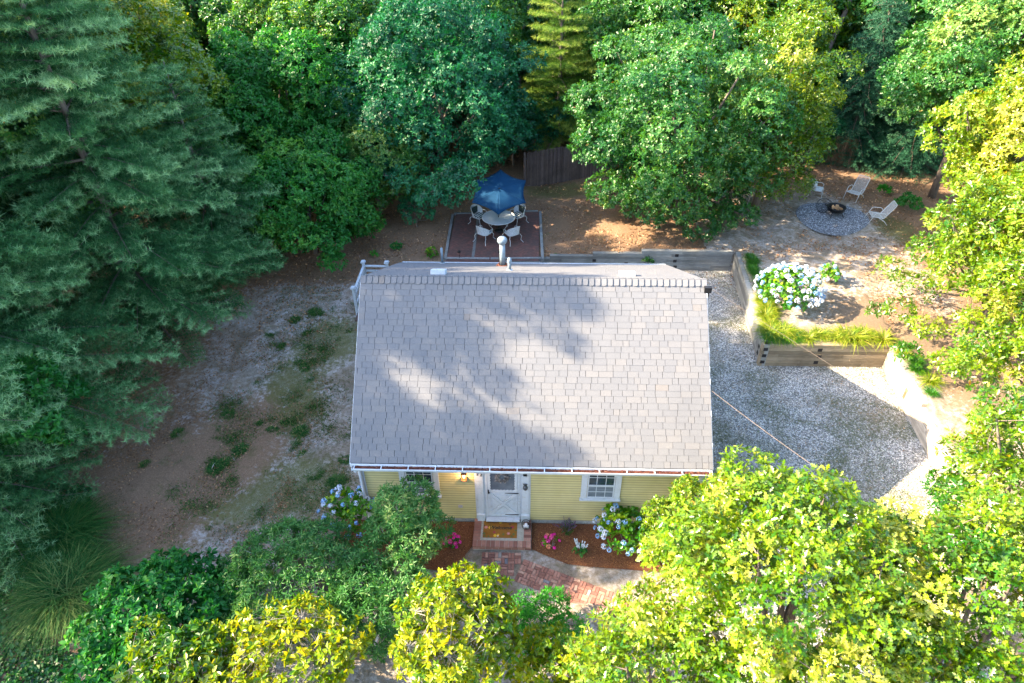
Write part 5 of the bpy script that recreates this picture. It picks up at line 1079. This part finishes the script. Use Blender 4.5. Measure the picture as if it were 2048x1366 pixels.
broad('oak_tree', (7.3, 19.2, 1), 'large half sunlit oak between the patio and the fire pit', 'tree', 'oakmid', 5.3, 5.0, 4.2, 90, nl=110, dens=22, tpl=T_OAK2, size=.2, n=6, inner=.74, fr=(.14, .26), off=(-.3, -.8), ntw=1, r0=.24, lo=-.85)
broad('oak_tree', (11.4, 19.4, 1), 'narrow bright yellow green oak left of the fire pit', 'tree', 'oakwarm', 2.9, 4.8, 4.8, 91, nl=56, dens=24, tpl=T_OAK, size=.18, n=5, fr=(.25, .36), off=(.2, -.2), ntw=1, lo=-.85)
broad('cherry_tree', (-13.0, 22.5, .66), 'bright green cherry standing behind the left pines', 'tree', 'bright', 5.0, 4.4, 4.4, 92, nl=80, dens=20, tpl=T_LEAF, size=.2, n=6, fr=(.2, .3), r0=.18, lo=-.7)
broad('cherry_tree', (-10.3, 14.8, .6), 'low bright green cherry beside the dark bush left of the patio', 'tree', 'bright', 2.9, 2.4, 2.5, 93, nl=44, dens=30, tpl=T_LEAF, size=.18, n=6, fr=(.24, .34), r0=.1, off=(0, .3), lo=-.8, inner=.78, extra=LB((2.4, .8, 1.3, .8), (-2.4, -.4, 1.2, .9), (1.5, -2.2, 1.0, .6), (-1.2, 2.2, 3.6, .9), (.6, 2.4, 4.4, 1.0), (2.2, 2.4, 3.2, 1.0)))
broad('cherry_tree', (-8.0, 19.0, .66), 'dark glossy young tree between the low cherry and the blue green oak', 'tree', 'oakmid', 2.6, 2.6, 3.0, 94, nl=36, dens=26, tpl=T_OAK2, size=.18, n=6, r0=.1, lo=-.8)
broad('young_maple', (-15.6, 1.6, 0), 'light green young maple in front of the left pines', 'tree', 'bright', 1.9, 2.1, 3.4, 95, nl=30, dens=30, tpl=T_LEAF, size=.18, n=6, r0=.1, off=(.3, -.3), thin=.2, lo=-.7)
PK = dict(nb=7, need=.165, nn=15, nw=.046, tw=.14, whorl=.64)
broad('oak_tree', (-19.4, 9.6, .3), 'leafy oak whose crown shows between the white pines at the left edge', 'tree', 'oakmid', 4.2, 5.2, 7.4, 97, nl=80, dens=20, tpl=T_OAK2, size=.19, n=6, fr=(.18, .3), r0=.2, lo=-.8)
pine('white_pine', (-15.2, 8.6, .3), 'tall white pine with long layered boughs on the left', 'pine', 17, 5.2, 101, zlo=.07, droop=.14, **PK)
pw_ = pine('white_pine', (-17.4, 2.6, 0), 'white pine at the left edge whose lowest bough reaches down to the yard', 'pine', 14.5, 5.4, 102, zlo=.06, droop=.2, **PK)
broad('oak_tree', (-17.6, 15.2, .6), 'sunlit oak in the upper left behind the tall left pine', 'tree', 'oakwarm', 4.6, 4.6, 7.6, 96, nl=80, dens=20, tpl=T_OAK2, size=.2, n=6, fr=(.18, .3), r0=.22, lo=-.8, ntw=1)
pine('white_pine', (-16.2, -.2, 0), 'small white pine at the lower left spreading over the ivy', 'pine', 8.5, 4.3, 107, zlo=.06, droop=.16, **PK)
pine('white_pine', (-13.6, 12.6, .5), 'middle sized white pine between the tall left pine and the low cherry', 'pine', 9.5, 3.6, 108, zlo=.08, droop=.14, **PK)
pine('white_pine', (1.4, 26.0, .8), 'soft yellow green pine above the grey brown stockade fence', 'pinewarm', 10.5, 3.4, 104, zlo=.16, **PK)
pine('spruce_tree', (18.2, 25.6, 1), 'dark blue green spruce behind the lawn chairs', 'spruce', 9.5, 3.2, 105, zlo=.04, nb=9, need=.13, nn=11, nw=.07, whorl=.42, droop=.3, pw=.9, tw=.13)
pine('spruce_tree', (21.0, 24.4, 1), 'second dark spruce under the large upper right oak', 'spruce', 7.5, 2.8, 106, zlo=.04, nb=9, need=.13, nn=11, nw=.07, whorl=.42, droop=.3, pw=.9, tw=.13)
m = MB(); m.tube([(0, 0, -.1), (.5, .3, 2.6), (1.4, .7, 5.4), (2.2, 1.1, 8.6), (2.7, 1.5, 12)], [.2, .18, .15, .12, .08], 10, .5)
m.tube([(1.5, .75, 6.2), (.3, .6, 6.9), (-.6, .5, 6.8)], [.06, .04, .015], 6, .6)
lt_ = empty('leaning_trunk', (15.6, 28.3, 1.1), 0, 'bare leaning pine trunk behind the dark spruce in the upper right', 'tree'); m.build('trunk', M['bark'], lt_, smooth=True)
# woods beyond: a few kinds, each tree a thing of its own
kinds = [
 (broad('woodland_oak', (-24, 20, .6), '', 'tree', 'oakmid', 4.6, 5.2, 7.0, 111, nl=70, dens=18, tpl=T_LEAF, size=.23, n=5, fr=(.2, .3), r0=.22, lo=-.8, group='oaks in the woods behind'), 'green oak standing in the woods behind the yard', 'oaks in the woods behind'),
 (broad('woodland_oak', (-31, 14, .6), '', 'tree', 'oakwarm', 4.4, 4.8, 6.8, 112, nl=66, dens=17, tpl=T_OAK2, size=.24, n=5, fr=(.2, .32), r0=.2, thin=.5, lo=-.8, group='pale oaks in the woods behind'), 'yellow green oak standing in the woods behind the yard', 'pale oaks in the woods behind'),
 (pine('woodland_pine', (-21, 9, .3), '', 'pine', 14, 4.2, 113, zlo=.15, nb=6, nn=9, need=.24, nw=.075, tw=.2, group='pines in the woods behind'), 'white pine standing in the woods around the yard', 'pines in the woods behind'),
 (broad('woodland_sapling', (-24, 27, .6), '', 'tree', 'bright', 2.8, 2.4, 2.6, 114, nl=30, dens=22, tpl=T_LEAF, size=.2, n=5, r0=.09, lo=-.6, group='saplings in the woods behind'), 'low leafy sapling in the woods behind the yard', 'saplings in the woods behind'),
 (broad('woodland_sapling', (-30, 22, .6), '', 'tree', 'oak', 2.6, 2.0, 2.2, 115, nl=26, dens=22, tpl=T_OAK2, size=.21, n=5, r0=.08, lo=-.6, group='dark saplings in the woods behind'), 'dark leafy sapling in the understory of the woods', 'dark saplings in the woods behind'),
]
for k_ in kinds: k_[0]['label'] = k_[1]
r_ = random.Random(31); placed = [(-24, 20), (-31, 14), (-21, 9), (-24, 27), (-30, 22), (-14.6, 8.2), (-17.4, 2.6), (-16.4, 14.6), (-13, 22.5), (-5.2, 21.6), (7.3, 19.2), (11.4, 19.4), (21.2, 20.6), (20, 14.2), (18.2, 25.6), (21, 24.4), (1.4, 26), (17.4, 9.2), (15.4, 3.4)]
tries = 0; cnt = 0
def okplace(x, y, dmin): return all((x-a)**2+(y-b)**2 > dmin**2 for a, b in placed)
def plant(x, y, k=None, s_=None, reg=True):
    global cnt
    k = k if k is not None else r_.choices([0, 1, 2], [4, 3, 3])[0]
    s_ = s_ or r_.uniform(.8, 1.15); o = dup(kinds[k][0], (x, y, hz(x, y)), r_.uniform(0, 6.28), (s_, s_, s_*r_.uniform(.9, 1.12)), kinds[k][1], kinds[k][2]); cnt += 1
    if reg: placed.append((x, y))
for (x, y, k, s_) in ((-20.8, -.8, 2, 1.4), (-21.5, 3.2, 2, 1.52), (-22, 7.6, 2, 1.45), (-20.5, 12, 2, 1.55), (-25, 4, 0, 1.15), (-21.5, 15, 0, 1.2), (-28, 9, 2, 1.2), (-20, 19.5, 1, 1.0), (-10.5, 27, 0, 1.0), (-4, 29.5, 0, .95), (6.3, 27.5, 0, .9), (12.5, 27, 1, .85), (25, 17.5, 1, 1.0), (22.5, 8.5, 1, .95), (20.5, 2, 1, .9), (26, 24, 1, 1.0), (-21, -7, 2, .75), (-23, 12, 2, 1.25), (-9.6, 24, 4, 1.1), (-1.2, 25.4, 4, .8), (4.2, 26.8, 4, 1), (-16.5, 18.5, 3, 1.1), (-19, 24, 3, 1.2), (15.2, 25.6, 4, .8), (-12.6, 18.2, 3, .9)): plant(x, y, k, s_)
while tries < 6000 and cnt < 165:
    tries += 1; y = r_.uniform(26, 78); hw = 10+y*.78; x = r_.uniform(-hw, hw)
    if -3.5 < x < 4.5 and y < 33: continue
    if 14.5 < x < 19 and y < 33: continue
    if okplace(x, y, 3.9 if y < 50 else 4.8): plant(x, y)
c1 = cnt
while cnt < c1+110:
    y = 26+46*r_.random()**1.4; hw = 8+y*.75; x = r_.uniform(-hw, hw); plant(x, y, r_.choice([3, 4, 4]), r_.uniform(.7, 1.2), False)
for (x, y, lb) in ((1.2, 33.5, 'thick pale trunk at the top centre behind the yellow green pine'), (10.5, 31.5, 'forked grey trunk above the large half sunlit oak'), (-1.0, 31, 'dark straight trunk at the top left of the thick pale one'), (21.8, 32, 'pale slanting trunk at the top right')):
    o = empty('bare_trunk', (x, y, hz(x, y)), 0, lb, 'tree'); m = MB(); lx = r_.uniform(-.8, .8); m.tube([(0, 0, -.1), (lx*.3, 0, 4), (lx, 0, 9), (lx*1.4, 0, 14)], [.3, .24, .2, .12], 10, .5)
    m.tube([(lx*.4, 0, 5), (1.0+lx, .2, 7.5), (1.6+lx, .4, 10)], [.12, .09, .04], 7, .4); m.build('trunk', M['barkpale'], o, smooth=True)
print('trees in the woods', cnt)
